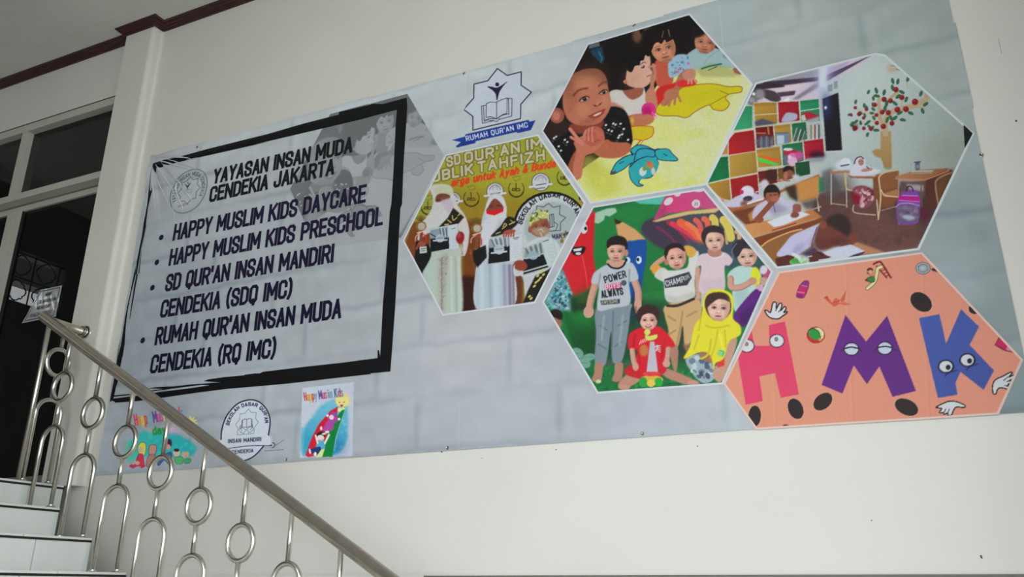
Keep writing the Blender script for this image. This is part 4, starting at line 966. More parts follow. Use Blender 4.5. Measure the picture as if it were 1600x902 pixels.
c.ell(488, 736, 17, 21, (190, 200, 200), 10); c.ell(496, 722, 9, 12, (110, 140, 50), 10); c.ell(536, 735, 10, 18, (176, 190, 190), -10); c.ell(522, 708, 17, 15, (190, 120, 60), 30); c.ell(515, 696, 10, 9, (196, 96, 70)); c.line([(434, 645), (440, 660)], 7, nb); c.line([(345, 745), (360, 738)], 10, (90, 66, 40)); c.line([(430, 715), (460, 685), (500, 668)], 4.5, nb, sm=True)
c.line([(380, 700), (400, 690)], 3, nb); c.line([(585, 655), (600, 664)], 4, nb)
# boy in front
sk = (178, 110, 84)
c.poly([(60, 480), (150, 520), (300, 500), (330, 440), (400, 450), (432, 520), (432, 620), (330, 640), (200, 680), (150, 780), (60, 640), (20, 555)], (26, 24, 26), 1, True)
c.poly([(150, 520), (300, 500), (290, 540), (230, 560), (180, 560)], (130, 62, 48), 2, True)
c.poly([(20, 555), (80, 480), (150, 510), (140, 560), (60, 600)], (46, 34, 32), 2)
c.poly([(220, 670), (310, 592), (350, 600), (425, 606), (430, 640), (380, 672), (300, 672), (250, 648)], (172, 96, 70), 1, True); c.poly([(215, 660), (180, 640), (150, 690), (140, 740), (180, 780), (215, 700)], (150, 80, 58), 1, True)
c.poly([(180, 640), (170, 600), (210, 570), (240, 560), (300, 560), (310, 595), (260, 650), (220, 670), (205, 760), (175, 770), (165, 720)], (184, 108, 86), 1, True)
c.line([(152, 540), (168, 560), (205, 605)], 15, (196, 124, 108), sm=True); c.line([(156, 578), (180, 592), (210, 612)], 13, (196, 120, 104), sm=True)
c.poly([(222, 548), (262, 528), (300, 540), (310, 570), (296, 600), (255, 622), (225, 600)], (176, 92, 74), 1, True); c.ell(262, 566, 20, 12, (150, 60, 48), 0, 5, .4)
for q in ([(226, 548), (218, 566), (222, 586)], [(240, 540), (234, 562), (238, 590)], [(256, 534), (252, 560), (256, 596)]): c.line(q, 11, (196, 118, 98), sm=True, soft=.6)
for q in ([(232, 548), (228, 590)], [(247, 540), (246, 594)], [(264, 536), (292, 548)], [(262, 600), (285, 590)]): c.line(q, 3, (128, 62, 50), a=.8)
c.ell(282, 560, 16, 22, (196, 118, 96), -20, 5, .6)
c.ell(92, 478, 34, 36, (150, 84, 66), 0, 1); c.ell(88, 480, 18, 22, (186, 116, 98), 0, 2)
c.poly([(150, 240), (215, 165), (300, 240), (330, 330), (300, 300), (200, 290), (120, 380), (100, 420)], (26, 22, 22), 1)
c.poly([(118, 420), (128, 330), (170, 285), (230, 262), (285, 265), (318, 300), (330, 360), (342, 420), (325, 470), (290, 510), (240, 524), (180, 520), (138, 490)], sk, 1, True)
c.ell(215, 320, 60, 36, (200, 132, 100), -20, 10, .7); c.ell(165, 420, 34, 60, (160, 92, 68), 10, 10, .6); c.ell(210, 450, 34, 30, (198, 130, 102), -20, 8, .7); c.ell(312, 410, 20, 28, (198, 132, 102), -10, 7, .7); c.ell(285, 425, 18, 14, (196, 130, 104), -20, 4, .7); c.ell(240, 505, 50, 12, (130, 70, 54), -15, 6, .6)
c.ell(235, 262, 95, 24, (64, 38, 30), 6, 16, .75); c.ell(140, 330, 26, 60, (80, 48, 36), 20, 14, .6); c.ell(318, 300, 16, 40, (70, 42, 34), -14, 10, .5)
c.line([(168, 385), (195, 360), (232, 352)], 9, (96, 54, 42), sm=True, soft=2, a=.8); c.line([(285, 342), (305, 326), (325, 326)], 8, (96, 54, 42), sm=True, soft=2, a=.8)
eye(c, 217, 402, 21, 9.5, -20, (40, 18, 16), .12); eye(c, 306, 370, 19, 8.5, -20, (36, 18, 16), .1)
c.line([(258, 428), (272, 436), (290, 428), (298, 418)], 4.5, (128, 68, 54), sm=True, soft=.5); c.ell(268, 432, 4, 3, (70, 30, 28)); c.ell(290, 424, 4, 3, (70, 30, 28))
c.poly([(240, 482), (275, 466), (312, 450), (305, 470), (280, 488), (255, 492)], (152, 62, 56), 0, True); c.poly([(256, 478), (285, 464), (300, 460), (290, 472), (268, 482)], (214, 186, 172)); c.line([(236, 482), (275, 464), (314, 448)], 3, (110, 44, 40), sm=True)
for x, y in ((318, 522), (352, 515), (380, 570), (392, 565), (345, 550), (88, 575), (78, 582), (128, 590), (385, 516), (375, 580), (330, 545), (400, 540), (110, 640), (140, 600), (362, 520), (420, 590), (100, 620)):
    c.ell(x, y, 6, 4.5, (200, 204, 202), -30); c.line([(x-10, y+12), (x-2, y+16)], 2, (130, 134, 132))
c.noise(2.0, 1.2)
hexphoto('printed_photo', c, H1, .88, 'hexagonal photo of four children leaning on a yellow sheet', .0029)
# ---------- grey ghost copy of the same photo behind the lettering
src = poly_xz([H1[1], H1[5], H1[4]]); dst = poly_xz([(637.5, 147.6), (454.5, 296), (495.4, 390.2)])
Am = np.linalg.solve(np.c_[dst, np.ones(3)], src)
def ghost(X, Z):
    q = np.c_[X, Z, np.ones(len(X))]@Am
    px, py = proj(q[:, 0], q[:, 1]); g = p1.sample(px, py)@np.array([.3, .55, .15])
    b = base_col(X, Z); v = 82+g*.36
    return np.stack([v*.985, v, v*1.03], 1)*.93+b*.07
GH = [(516.8, 179), (637.5, 147.6), (694.5, 243.8), (628, 372), (495.4, 390.2), (454.3, 296)]
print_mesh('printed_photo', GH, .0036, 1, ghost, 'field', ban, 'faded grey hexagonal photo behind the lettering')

# ---------- photo 2: three graduates
H2 = [(698.3, 243.8), (841, 212.6), (914, 318), (836, 473.5), (693.6, 492.6), (632, 377)]
c = Canvas(622, 205, 925, 500, (150, 142, 48)); c.org(625, 210, 3.11)
c.poly([(0, 0), (933, 0), (933, 900), (0, 900)], (158, 158, 50), grad=((100, 200), (900, 0), (140, 152, 52))); c.ell(400, 380, 330, 120, (142, 112, 34), 0, 26, .8); c.ell(560, 200, 260, 60, (166, 158, 44), -10, 20, .6); c.ell(120, 330, 60, 60, (150, 160, 76), 0, 12, .7)
c.poly([(20, 560), (60, 430), (160, 420), (160, 900), (20, 900)], (120, 66, 34), 3); c.poly([(300, 420), (420, 420), (420, 900), (300, 900)], (112, 62, 30), 6); c.poly([(300, 690), (370, 690), (370, 900), (300, 900)], (52, 28, 24), 4); c.poly([(530, 560), (610, 560), (600, 860), (530, 860)], (96, 52, 34), 4)
LT = (186, 180, 152); LO = (112, 100, 40)
c.text('SD', (235, 158), (295, 142), 42, LT, .24, outline=LO, slant=0, up=(-4, -42)); c.text("QUR'AN", (322, 138), (580, 86), 50, LT, .22, outline=LO, up=(-2, -43)); c.text('IMC', (622, 76), (745, 52), 50, LT, .22, outline=LO, up=(-2, -43))
c.text('UBLIK', (165, 232), (355, 192), 50, LT, .22, outline=LO, up=(-2, -43)); c.text('TAHFIZH', (385, 184), (702, 124), 50, LT, .21, outline=LO, up=(-2, -43))
c.text('arga untuk Ayah & Bunda', (255, 254), (755, 160), 34, (206, 66, 34), .26, up=(6, -33)); c.text('.a', (150, 290), (192, 274), 22, (206, 70, 40), .2)
def crest(x, y, r):
    dk = (62, 56, 26)
    c.line([(x+r*math.cos(t), y+r*1.05*math.sin(t)) for t in np.linspace(-.75, math.pi+.75, 24)], 3.5, dk); c.line([(x+r*.98*math.cos(t), y+4+r*1.0*math.sin(t)) for t in np.linspace(.3, math.pi-.3, 16)], 7, dk)
    c.line([(x-18, y+10), (x-18, y), (x-6, y), (x-6, y+10), (x-20, y+10)], 4.5, dk); c.line([(x-2, y-26), (x, y+12), (x+18, y+10), (x+14, y), (x, y+2)], 4.5, dk)
    c.line([(x-18, y-r-16), (x-10, y-r-4), (x+2, y-r), (x+16, y-r-6), (x+20, y-r-20), (x+6, y-r-24), (x, y-r-18), (x-6, y-r-24), (x-18, y-r-16)], 2.5, (112, 98, 40))
crest(350, 312, 37); crest(568, 266, 37); crest(140, 355, 33); crest(802, 210, 36)
for x, y, r in ((686, 235, 44), (465, 280, 42), (262, 320, 36)):
    c.ell(x, y, r, r, (56, 50, 60)); c.ell(x, y, r-3, r-3, (190, 190, 196)); c.line([(x-r*1.2, y+r*.55), (x+r*1.2, y+r*.2)], 10, (196, 196, 204)); c.line([(x-r*.5, y+r*.34), (x+r*.6, y+r*.16)], 4, (60, 54, 84))
    c.line([(x-r*.65*math.cos(t), y-r*.72*math.sin(t)) for t in np.linspace(.3, 2.9, 12)], 4, (110, 108, 120)); c.line([(x-12, y-8), (x-10, y-20), (x+10, y-22), (x+12, y-8)], 2.5, (130, 130, 150)); c.line([(x-20, y+r*.72), (x+20, y+r*.62)], 4, (80, 74, 100))
# large emblem on the right of the backdrop
c.ell(735, 450, 182, 170, (28, 24, 24)); c.ell(736, 452, 172, 160, (186, 190, 196)); c.ell(745, 460, 140, 130, (156, 168, 170), 0, 3)
c.line([(725, 338), (748, 358), (780, 350), (778, 392), (808, 408), (782, 432), (782, 470), (660, 478), (662, 430), (640, 405), (664, 380), (668, 350), (700, 356)], 3, (40, 40, 48), closed=True)
for p in ([(730, 395), (748, 390), (752, 450), (732, 455), (730, 395)], [(740, 392), (742, 452)], [(752, 430), (770, 440), (760, 470), (735, 474)], [(712, 440), (730, 455), (720, 474)]): c.line(p, 3, (50, 50, 60))
arc_px(c, "SEKOLAH DASAR QUR'AN", [(594, 440), (612, 395), (650, 345), (695, 318), (745, 306), (795, 320), (835, 350), (862, 398)], 22, (26, 24, 28), 5.5)
c.text('MANDIRI', (745, 512), (830, 500), 22, (60, 54, 90), .22)
c.ell(885, 310, 14, 20, (40, 28, 26)); c.ell(888, 328, 12, 12, (166, 110, 90))
# figure 1 (white veil)
c.poly([(150, 260), (195, 245), (250, 255), (265, 300), (285, 350), (320, 400), (340, 470), (330, 560), (310, 590), (290, 470), (150, 480), (90, 520), (110, 430), (150, 380), (165, 320)], (196, 190, 188), 1, True)
c.poly([(170, 290), (200, 250), (245, 262), (262, 310), (250, 400), (215, 450), (150, 480), (130, 430), (165, 350)], (192, 192, 190), 2, True); c.ell(216, 280, 46, 30, (184, 188, 160), 0, 1)
c.poly([(175, 318), (185, 296), (215, 290), (246, 300), (240, 320), (210, 328), (180, 332)], (112, 64, 50), 1, True); c.line([(185, 322), (196, 320)], 4, (40, 24, 24)); c.line([(215, 316), (232, 312)], 4, (40, 24, 24)); c.poly([(205, 325), (250, 315), (262, 350), (240, 385), (215, 350)], (188, 172, 186), 3, True)
c.poly([(262, 360), (315, 405), (285, 440), (190, 455), (235, 410)], (38, 34, 28), 1); c.line([(222, 442), (238, 440)], 7, (178, 164, 96)); c.line([(236, 420), (252, 432)], 6, (178, 164, 96)); c.line([(258, 398), (262, 420), (280, 408)], 5, (180, 166, 100), sm=True); c.line([(285, 398), (300, 384)], 5, (180, 166, 100))
c.poly([(128, 580), (180, 560), (295, 548), (300, 640), (305, 870), (215, 880), (160, 790), (115, 690)], (176, 186, 176), 2, True); c.poly([(195, 600), (240, 580), (225, 720), (215, 880), (195, 840)], (150, 142, 132), 5, a=.7)
c.speck([(185, 600), (235, 590), (222, 860), (200, 840)], 70, [(130, 122, 114), (190, 190, 180)], 2, 5, 9, .6); c.line([(206, 600), (206, 860)], 2.5, (96, 70, 66), a=.8)
for x in (250, 272, 290): c.line([(x, 600), (x+6, 860)], 9, (196, 204, 196) if x != 272 else (142, 156, 148), soft=2, a=.6)
c.poly([(115, 690), (128, 640), (170, 650), (160, 760), (130, 720)], (170, 190, 182), 4)
c.outl([(149, 462), (284, 437), (290, 558), (150, 578)], (186, 196, 204), 1.5, (150, 156, 160), sm=False); c.poly([(150, 505), (240, 500), (243, 558), (152, 575)], (26, 28, 32)); c.poly([(151, 468), (236, 452), (240, 505), (151, 510)], (130, 146, 156), 1)
for k in range(6): c.line([(196+k*8, 460), (204+k*7, 500)], 3, (196, 206, 212) if k % 2 else (60, 64, 70))
c.line([(152, 486), (176, 500)], 5, (40, 42, 46)); c.ell(198, 508, 22, 20, (160, 174, 184)); c.line([(166, 520), (232, 516)], 7, (180, 190, 198)); c.line([(184, 508), (212, 506)], 3, (90, 100, 120)); c.line([(255, 462), (272, 458)], 3, (90, 94, 100))
for k in range(5): c.line([(254, 490+k*14), (276, 486+k*14)], 1.2, (150, 158, 166))
c.ell(296, 505, 20, 30, (140, 34, 42), 10, 1); c.ell(290, 495, 8, 12, (170, 60, 66)); c.line([(300, 540), (312, 585), (302, 590)], 6, (190, 170, 164), sm=True)
c.poly([(88, 520), (140, 540), (155, 590), (120, 660), (100, 680), (76, 620), (78, 570)], (28, 28, 30), 1, True)
def trophy(x, y):
    for k in range(7): c.line([(x, y), (x-26+k*8, y-34+abs(k-3)*4)], 4, (96, 76, 36))
    c.ell(x, y+20, 28, 24, (124, 96, 46), 0, 1); c.ell(x+2, y+20, 18, 18, (176, 166, 150)); c.line([(x+22, y+2), (x+28, y+22), (x+16, y+42)], 5, (190, 184, 170), sm=True)
    c.line([(x+2, y+45), (x-2, y+120)], 16, (120, 70, 46)); c.line([(x, y+50), (x-24, y+68), (x-28, y+90)], 5, (206, 150, 140), sm=True); c.line([(x, y+50), (x+22, y+70), (x+24, y+100)], 5, (196, 40, 44), sm=True); c.line([(x-18, y+52), (x+22, y+40)], 6, (210, 180, 172))
    c.poly([(x-8, y+120), (x+26, y+116), (x+28, y+148), (x-6, y+152)], (186, 190, 190)); c.line([(x, y+130), (x+20, y+127)], 3, (60, 60, 60)); c.line([(x+1, y+140), (x+20, y+137)], 3, (80, 80, 80))
trophy(106, 430); c.line([(84, 560), (96, 530)], 9, (150, 70, 50)); c.ell(112, 536, 18, 12, (150, 80, 60)); c.poly([(22, 520), (40, 550), (86, 548), (86, 552), (20, 560)], (150, 60, 40), a=.0)
# figure 2 (white hijab, red mask)
c.poly([(425, 340), (440, 300), (480, 290), (510, 320), (520, 400), (560, 440), (595, 480), (600, 600), (560, 640), (560, 830), (375, 850), (372, 660), (400, 600), (395, 500), (400, 420)], (182, 186, 194), 1, True)
c.poly([(372, 660), (400, 610), (440, 632), (540, 620), (560, 830), (372, 852)], (172, 184, 196), 2)
for x, q, w in ((400, (190, 200, 208), 22), (440, (148, 160, 176), 12), (470, (186, 198, 208), 26), (510, (142, 138, 166), 18), (535, (112, 96, 120), 16), (552, (92, 74, 88), 8)): c.line([(x, 640), (x+4, 840)], w, q, soft=3, a=.75)
c.ell(470, 372, 52, 76, (196, 196, 202), 0, 1); c.poly([(420, 420), (520, 420), (505, 450), (460, 500), (395, 600), (400, 500)], (196, 198, 206), 1, True); c.poly([(480, 430), (505, 410), (490, 470), (455, 500)], (166, 164, 176), 4, a=.8)
c.poly([(428, 360), (462, 315), (500, 345), (504, 370), (460, 378), (424, 378)], (124, 66, 54), 0, True); c.line([(440, 356), (454, 352)], 4, (44, 26, 26)); c.line([(474, 350), (490, 350)], 4, (44, 26, 26)); c.line([(440, 348), (454, 344)], 2, (70, 40, 36))
c.poly([(422, 372), (460, 374), (506, 358), (506, 378), (462, 398), (424, 390)], (204, 30, 38)); c.line([(426, 390), (462, 397), (504, 378)], 2, (226, 120, 120))
c.poly([(530, 402), (575, 432), (520, 480), (445, 500), (490, 450)], (36, 34, 28), 1, True); c.line([(500, 462), (520, 445), (512, 436), (504, 452)], 5, (180, 166, 96), sm=True); c.line([(535, 440), (560, 428)], 6, (176, 162, 92)); c.line([(470, 486), (490, 478)], 5, (180, 166, 96)); c.line([(540, 420), (556, 434)], 4, (176, 162, 92))
trophy(376, 440); c.poly([(355, 570), (420, 540), (425, 600), (380, 650), (362, 620)], (30, 28, 30), 1); c.speck([(342, 560), (352, 560), (356, 620), (346, 620)], 10, (196, 60, 60), 2, 4, 3)
c.outl([(434, 512), (598, 484), (602, 616), (430, 634)], (190, 196, 204), 1.5, (150, 156, 160), sm=False); c.poly([(436, 545), (536, 538), (536, 618), (432, 632)], (26, 28, 32)); c.poly([(436, 516), (534, 500), (536, 545), (436, 556)], (140, 150, 158), 1)
for k in range(8): c.line([(445+k*11, 512-k*1.5), (462+k*9, 548)], 3.5, (200, 208, 214) if k % 2 else (70, 74, 80))
c.ell(484, 562, 26, 24, (164, 178, 188)); c.line([(448, 580), (520, 572)], 8, (186, 194, 202)); c.line([(468, 562), (500, 558)], 3, (90, 100, 120)); c.line([(553, 508), (580, 503)], 4, (80, 84, 90)); c.line([(558, 514), (576, 511)], 2.5, (90, 94, 100))
for k in range(6): c.line([(550, 536+k*13), (584, 531+k*13)], 1.3, (150, 158, 166))
for k in range(5): c.line([(512+k*11, 478+abs(k-2)*1), (506+k*12, 498)], 8, (158, 82, 66)); c.ell(506+k*12, 498, 3.5, 5, (190, 50, 56))
c.ell(535, 476, 30, 11, (150, 78, 62), -10)
# figure 3 (boy with a foil crown)
c.poly([(600, 560), (640, 520), (700, 500), (760, 520), (790, 600), (740, 700), (700, 800), (620, 820), (600, 700), (560, 690), (560, 640)], (186, 190, 192), 1, True)
c.ell(680, 450, 50, 50, (132, 78, 58), 5, 1); face(c, 682, 452, 44, 46, -6, (138, 82, 62), 0, 0, ears=0); c.ell(636, 466, 11, 16, (140, 84, 66))
c.poly([(645, 465), (690, 452), (728, 462), (715, 490), (680, 500), (655, 485)], (166, 140, 118), 2, True, a=.8); c.line([(672, 470), (690, 462), (700, 476)], 4, (190, 180, 160)); c.line([(684, 480), (694, 500)], 5, (190, 170, 140))
c.poly([(630, 450), (626, 395), (640, 410), (650, 385), (662, 400), (680, 356), (698, 380), (716, 360), (728, 408), (690, 416), (650, 430), (636, 452)], (176, 178, 112), 1); c.speck([(632, 440), (628, 400), (680, 365), (722, 370), (724, 405), (650, 425)], 26, [(206, 210, 160), (92, 92, 34), (150, 150, 70), (70, 80, 30)], 3, 8, 8, .8)
c.outl([(600, 560), (742, 500), (776, 636), (602, 690)], (180, 192, 194), 1.5, (140, 146, 150), sm=False); c.poly([(603, 610), (700, 585), (718, 634), (604, 668)], (26, 28, 32)); c.poly([(604, 674), (722, 640), (724, 648), (604, 684)], (30, 30, 34)); c.poly([(610, 560), (690, 528), (702, 580), (604, 604)], (130, 142, 146), 2)
for k in range(7): c.line([(612+k*12, 556-k*4), (630+k*10, 590-k*2)], 3.5, (190, 200, 204) if k % 2 else (60, 64, 68))
c.ell(650, 590, 24, 22, (140, 158, 168)); c.line([(615, 606), (682, 592)], 7, (160, 172, 180)); c.line([(700, 524), (724, 516)], 4, (80, 84, 90))
for k in range(6): c.line([(716+k*4, 546+k*15), (750+k*4, 536+k*15)], 1.3, (140, 150, 156))
c.ell(588, 640, 34, 26, (140, 64, 52), 10, 1); c.line([(560, 640), (556, 670), (572, 690), (590, 682)], 4, (190, 196, 200), sm=True)
c.poly([(660, 690), (724, 660), (748, 640), (730, 700), (670, 812), (600, 822), (625, 760)], (34, 32, 26), 1); c.poly([(600, 700), (660, 680), (620, 760)], (180, 184, 190), 1)
for x, y in ((690, 672), (700, 684), (686, 700), (676, 712), (664, 722), (656, 740), (632, 790), (640, 800), (672, 690), (696, 664)): c.ell(x, y, 9, 5, (196, 186, 110), -40)
c.poly([(748, 640), (790, 600), (770, 680), (700, 800), (672, 812), (715, 720)], (150, 158, 160), 2); c.speck([(790, 480), (830, 465), (838, 520), (800, 590), (775, 560)], 30, [(120, 100, 40), (160, 150, 90), (60, 50, 26), (190, 180, 140)], 4, 10, 3, .9); c.ell(812, 528, 14, 16, (180, 176, 170))
c.poly([(820, 500), (880, 400), (915, 340), (933, 400), (870, 520), (800, 600)], (196, 200, 208), 4, a=.85)
c.noise(2.2, 1.1)
hexphoto('printed_photo', c, H2, .87, 'hexagonal photo of three graduates holding certificates', .0030)
# ---------- photo 3: classroom
H3 = [(1182, 131.6), (1367.8, 85.7), (1440, 112), (1519.5, 210), (1434.7, 390), (1214.8, 418.8), (1104.6, 288.5)]
c = Canvas(1098, 75, 1528, 428, (176, 184, 182)); c.org(1100, 80, 2.614)
c.poly([(400, 60), (760, 0), (1130, 340), (1020, 500), (560, 520), (480, 300)], (184, 196, 196), grad=((600, 200), (1080, 420), (150, 160, 154)))
c.ell(720, 120, 170, 110, (192, 202, 202), 0, 30, .7); c.poly([(480, 400), (800, 470), (760, 500), (480, 520)], (170, 182, 184), 8)
c.ell(1000, 420, 90, 60, (142, 148, 138), 0, 24, .7)
# ceiling, beams, fan
c.poly([(200, 150), (470, 75), (700, 10), (640, 60), (480, 150), (470, 205), (190, 215)], (204, 190, 204), 2); c.poly([(215, 133), (480, 72), (470, 108), (215, 142)], (150, 146, 158), 2); c.poly([(500, 75), (600, 42), (580, 60), (500, 100)], (176, 160, 190), 2)
c.poly([(250, 128), (470, 108), (470, 125), (300, 146), (215, 150)], (62, 50, 68), 1); c.poly([(500, 100), (700, 12), (660, 34), (500, 128), (480, 140)], (76, 62, 92), 1); c.poly([(300, 172), (375, 164), (370, 182), (310, 190)], (76, 60, 76), 1); c.poly([(360, 200), (470, 125), (485, 140), (385, 200)], (132, 120, 140), 2)
c.poly([(340, 145), (440, 130), (370, 160), (300, 165)], (216, 196, 204), 2); c.poly([(330, 200), (350, 190), (345, 210), (320, 212)], (224, 222, 230), 1)
c.poly([(215, 140), (290, 136), (330, 148), (240, 160), (200, 180)], (52, 44, 50), 1, True); c.poly([(240, 160), (290, 168), (315, 196), (300, 210), (270, 205), (240, 185)], (72, 60, 66), 1, True); c.ell(215, 180, 30, 22, (70, 60, 70), 0, 1); c.ell(228, 180, 22, 22, (140, 134, 140), 0, 3); c.ell(198, 205, 22, 20, (120, 116, 122), 0, 2); c.ell(204, 178, 6, 7, (220, 216, 222)); c.ell(196, 203, 10, 9, (156, 154, 160), 0, 2)
c.ell(488, 110, 20, 90, (196, 206, 236), 0, 10, .9); c.ell(488, 120, 60, 60, (168, 166, 214), 0, 22, .45); c.poly([(470, 60), (500, 60), (500, 150), (470, 150)], (204, 216, 222), 3, a=.8)
c.poly([(505, 142), (525, 136), (525, 166), (507, 170)], (140, 150, 160)); c.poly([(530, 128), (546, 124), (546, 154), (530, 158)], (140, 150, 160)); c.poly([(485, 160), (500, 156), (500, 178), (485, 182)], (190, 200, 206), 1)
c.poly([(484, 198), (549, 172), (565, 408), (499, 412)], (32, 30, 40), 1, grad=((490, 200), (540, 300), (30, 26, 32))); c.ell(500, 225, 14, 60, (60, 76, 130), -4, 8, .7); c.ell(497, 234, 6, 7, (200, 210, 226), 0, 1); c.line([(499, 414), (567, 410)], 4, (196, 204, 208))
# cubby wall
Rd, Yl, Gr = (170, 32, 48), (184, 142, 62), (44, 142, 98)
def cub(p, col, sh=True):
    c.poly(p, (206, 196, 170)); cx_ = sum(q[0] for q in p)/4; cy_ = sum(q[1] for q in p)/4
    q = [(x+(cx_-x)*.04, y+(cy_-y)*.05) for x, y in p]; c.poly(q, col, .3, grad=(q[0], q[2], tuple(v*.82 for v in col)))
    if sh: c.poly([q[0], q[1], ((q[1][0]*.9+q[2][0]*.1), q[1][1]*.85+q[2][1]*.15), (q[0][0], q[0][1]*.85+q[3][1]*.15)], tuple(v*.78 for v in col), 1, a=.5)
cub([(120, 330), (200, 318), (200, 225), (160, 225)], (56, 158, 112), False); cub([(98, 425), (212, 408), (205, 318), (125, 330), (98, 360)], (176, 36, 44), False); cub([(60, 430), (98, 425), (98, 330), (80, 350)], (186, 130, 72), False)
cub([(102, 428), (214, 410), (222, 500), (106, 522)], (182, 144, 64), False); cub([(10, 545), (106, 522), (100, 430), (60, 434)], (28, 118, 70), False); cub([(10, 545), (106, 524), (112, 615), (70, 605)], (176, 132, 56), False); cub([(106, 524), (222, 502), (228, 600), (114, 612)], (160, 34, 38), False)
cub([(203, 212), (298, 210), (303, 300), (210, 312)], Yl); c.line([(205, 264), (300, 258)], 3.5, (206, 190, 150)); c.poly([(208, 290), (240, 278), (290, 296), (300, 298), (212, 310)], (76, 80, 96), 2)
cub([(302, 210), (388, 206), (394, 288), (305, 298)], Rd); c.poly([(320, 292), (330, 262), (345, 254), (380, 260), (375, 284)], (166, 168, 190), 1, True)
cub([(392, 204), (470, 196), (476, 290), (396, 292)], Gr); c.line([(394, 248), (472, 236)], 3.5, (190, 214, 196)); c.poly([(398, 262), (420, 250), (470, 264), (455, 280), (425, 284)], (176, 34, 56), 1); c.poly([(398, 266), (412, 262), (418, 286), (400, 288)], (190, 190, 186)); c.poly([(420, 285), (474, 268), (470, 290), (430, 296)], (150, 156, 166), 2)
cub([(210, 314), (284, 306), (290, 388), (216, 402)], (120, 30, 36)); c.line([(216, 338), (252, 338)], 5, (190, 110, 60)); c.ell(250, 374, 36, 26, (96, 98, 112), 0, 4); c.line([(262, 312), (266, 340)], 7, (170, 110, 60))
for k in range(6): c.line([(224+k*11, 352), (224+k*11, 396)], 3, (130, 134, 150) if k % 2 else (60, 60, 74))
cub([(286, 306), (354, 298), (360, 376), (292, 388)], Yl); c.poly([(292, 340), (348, 334), (350, 378), (296, 386)], (110, 126, 150), 1); c.poly([(298, 346), (328, 346), (328, 380), (300, 384)], (176, 190, 206), 1); c.line([(292, 338), (344, 336)], 4, (60, 110, 120))
cub([(358, 298), (418, 290), (424, 364), (362, 374)], (40, 110, 78))
for k, q in enumerate(((150, 156, 156), (70, 90, 84), (176, 176, 160), (60, 70, 70), (140, 140, 132), (90, 110, 100))): c.line([(364+k*9, 370), (380+k*8, 318+k*3)], 5, q)
c.poly([(424, 308), (474, 296), (480, 352), (426, 362)], (150, 156, 160), 1)
for k, q in enumerate(((180, 184, 176), (120, 130, 90), (196, 190, 170), (150, 60, 60), (190, 196, 196), (60, 64, 80))): c.line([(430+k*8, 360), (430+k*8, 306)], 5, q)
cub([(214, 404), (312, 390), (320, 470), (222, 494)], Yl); c.poly([(220, 428), (240, 430), (302, 446), (302, 458), (226, 440)], (226, 90, 40), 1); c.poly([(218, 434), (240, 440), (312, 466), (290, 470), (224, 452)], (70, 200, 76), 1); c.poly([(222, 478), (310, 470), (312, 476), (224, 490)], (190, 186, 160), 1)
cub([(318, 384), (404, 372), (410, 452), (322, 474)], (44, 120, 80)); c.poly([(324, 412), (350, 402), (396, 412), (400, 424), (330, 428)], (176, 40, 60), 1); c.ell(344, 404, 20, 6, (200, 206, 206)); c.poly([(326, 428), (404, 418), (406, 448), (330, 466)], (104, 100, 126), 1); c.ell(364, 432, 20, 14, (206, 110, 166), 0, 1); c.ell(390, 428, 16, 16, (190, 80, 140), 0, 2); c.ell(362, 452, 20, 18, (212, 166, 200), 0, 1); c.ell(350, 436, 7, 9, (226, 190, 216))
cub([(406, 370), (488, 358), (494, 434), (412, 448)], (176, 32, 52)); c.ell(462, 428, 32, 16, (56, 24, 36), 0, 4); c.poly([(410, 442), (494, 434), (488, 452), (430, 458)], (140, 146, 158), 3)
cub([(372, 458), (432, 450), (436, 506), (376, 520)], (34, 84, 56)); cub([(220, 494), (300, 482), (304, 540), (226, 560)], (110, 34, 34)); cub([(300, 482), (372, 470), (376, 520), (304, 540)], (120, 80, 40)); c.poly([(465, 522), (492, 516), (494, 575), (470, 580)], (44, 130, 84), 1)
# floor
c.poly([(470, 580), (780, 560), (1010, 500), (875, 810), (600, 850), (480, 700), (440, 650)], (92, 62, 58), 4, grad=((560, 600), (700, 800), (104, 70, 66))); c.ell(900, 640, 120, 80, (60, 42, 42), 0, 24, .8); c.speck([(480, 640), (900, 720), (870, 800), (620, 800)], 60, [(110, 74, 68), (78, 52, 50)], 8, 24, 6, .25)
WD, WE = (196, 138, 86), (122, 70, 40)
# back desks, right side
c.poly([(480, 495), (520, 480), (560, 560), (540, 600), (490, 590)], (90, 96, 100), 4, a=.8); c.ell(550, 560, 60, 60, (80, 66, 66), 0, 14, .7)
c.poly([(700, 510), (792, 484), (800, 590), (770, 640), (700, 640)], (124, 74, 48), 1); c.poly([(590, 510), (700, 515), (780, 490), (790, 500), (706, 524), (598, 520)], (150, 86, 56), 1); c.poly([(690, 520), (730, 514), (730, 610), (694, 612)], (120, 74, 50), 1)
c.ell(572, 470, 36, 24, (196, 202, 212), 0, 3); c.ell(580, 455, 20, 16, (206, 212, 222), 0, 1); c.line([(560, 472), (592, 466)], 5, (60, 64, 84)); c.poly([(530, 488), (595, 484), (590, 500), (515, 500)], (190, 186, 190), 1); c.poly([(508, 494), (590, 490), (600, 500), (520, 504)], (160, 110, 84), 1)
c.line([(520, 505), (520, 628)], 4, (190, 184, 170)); c.line([(580, 500), (584, 640)], 4, (184, 172, 150)); c.line([(520, 625), (580, 632)], 3.5, (170, 160, 140))
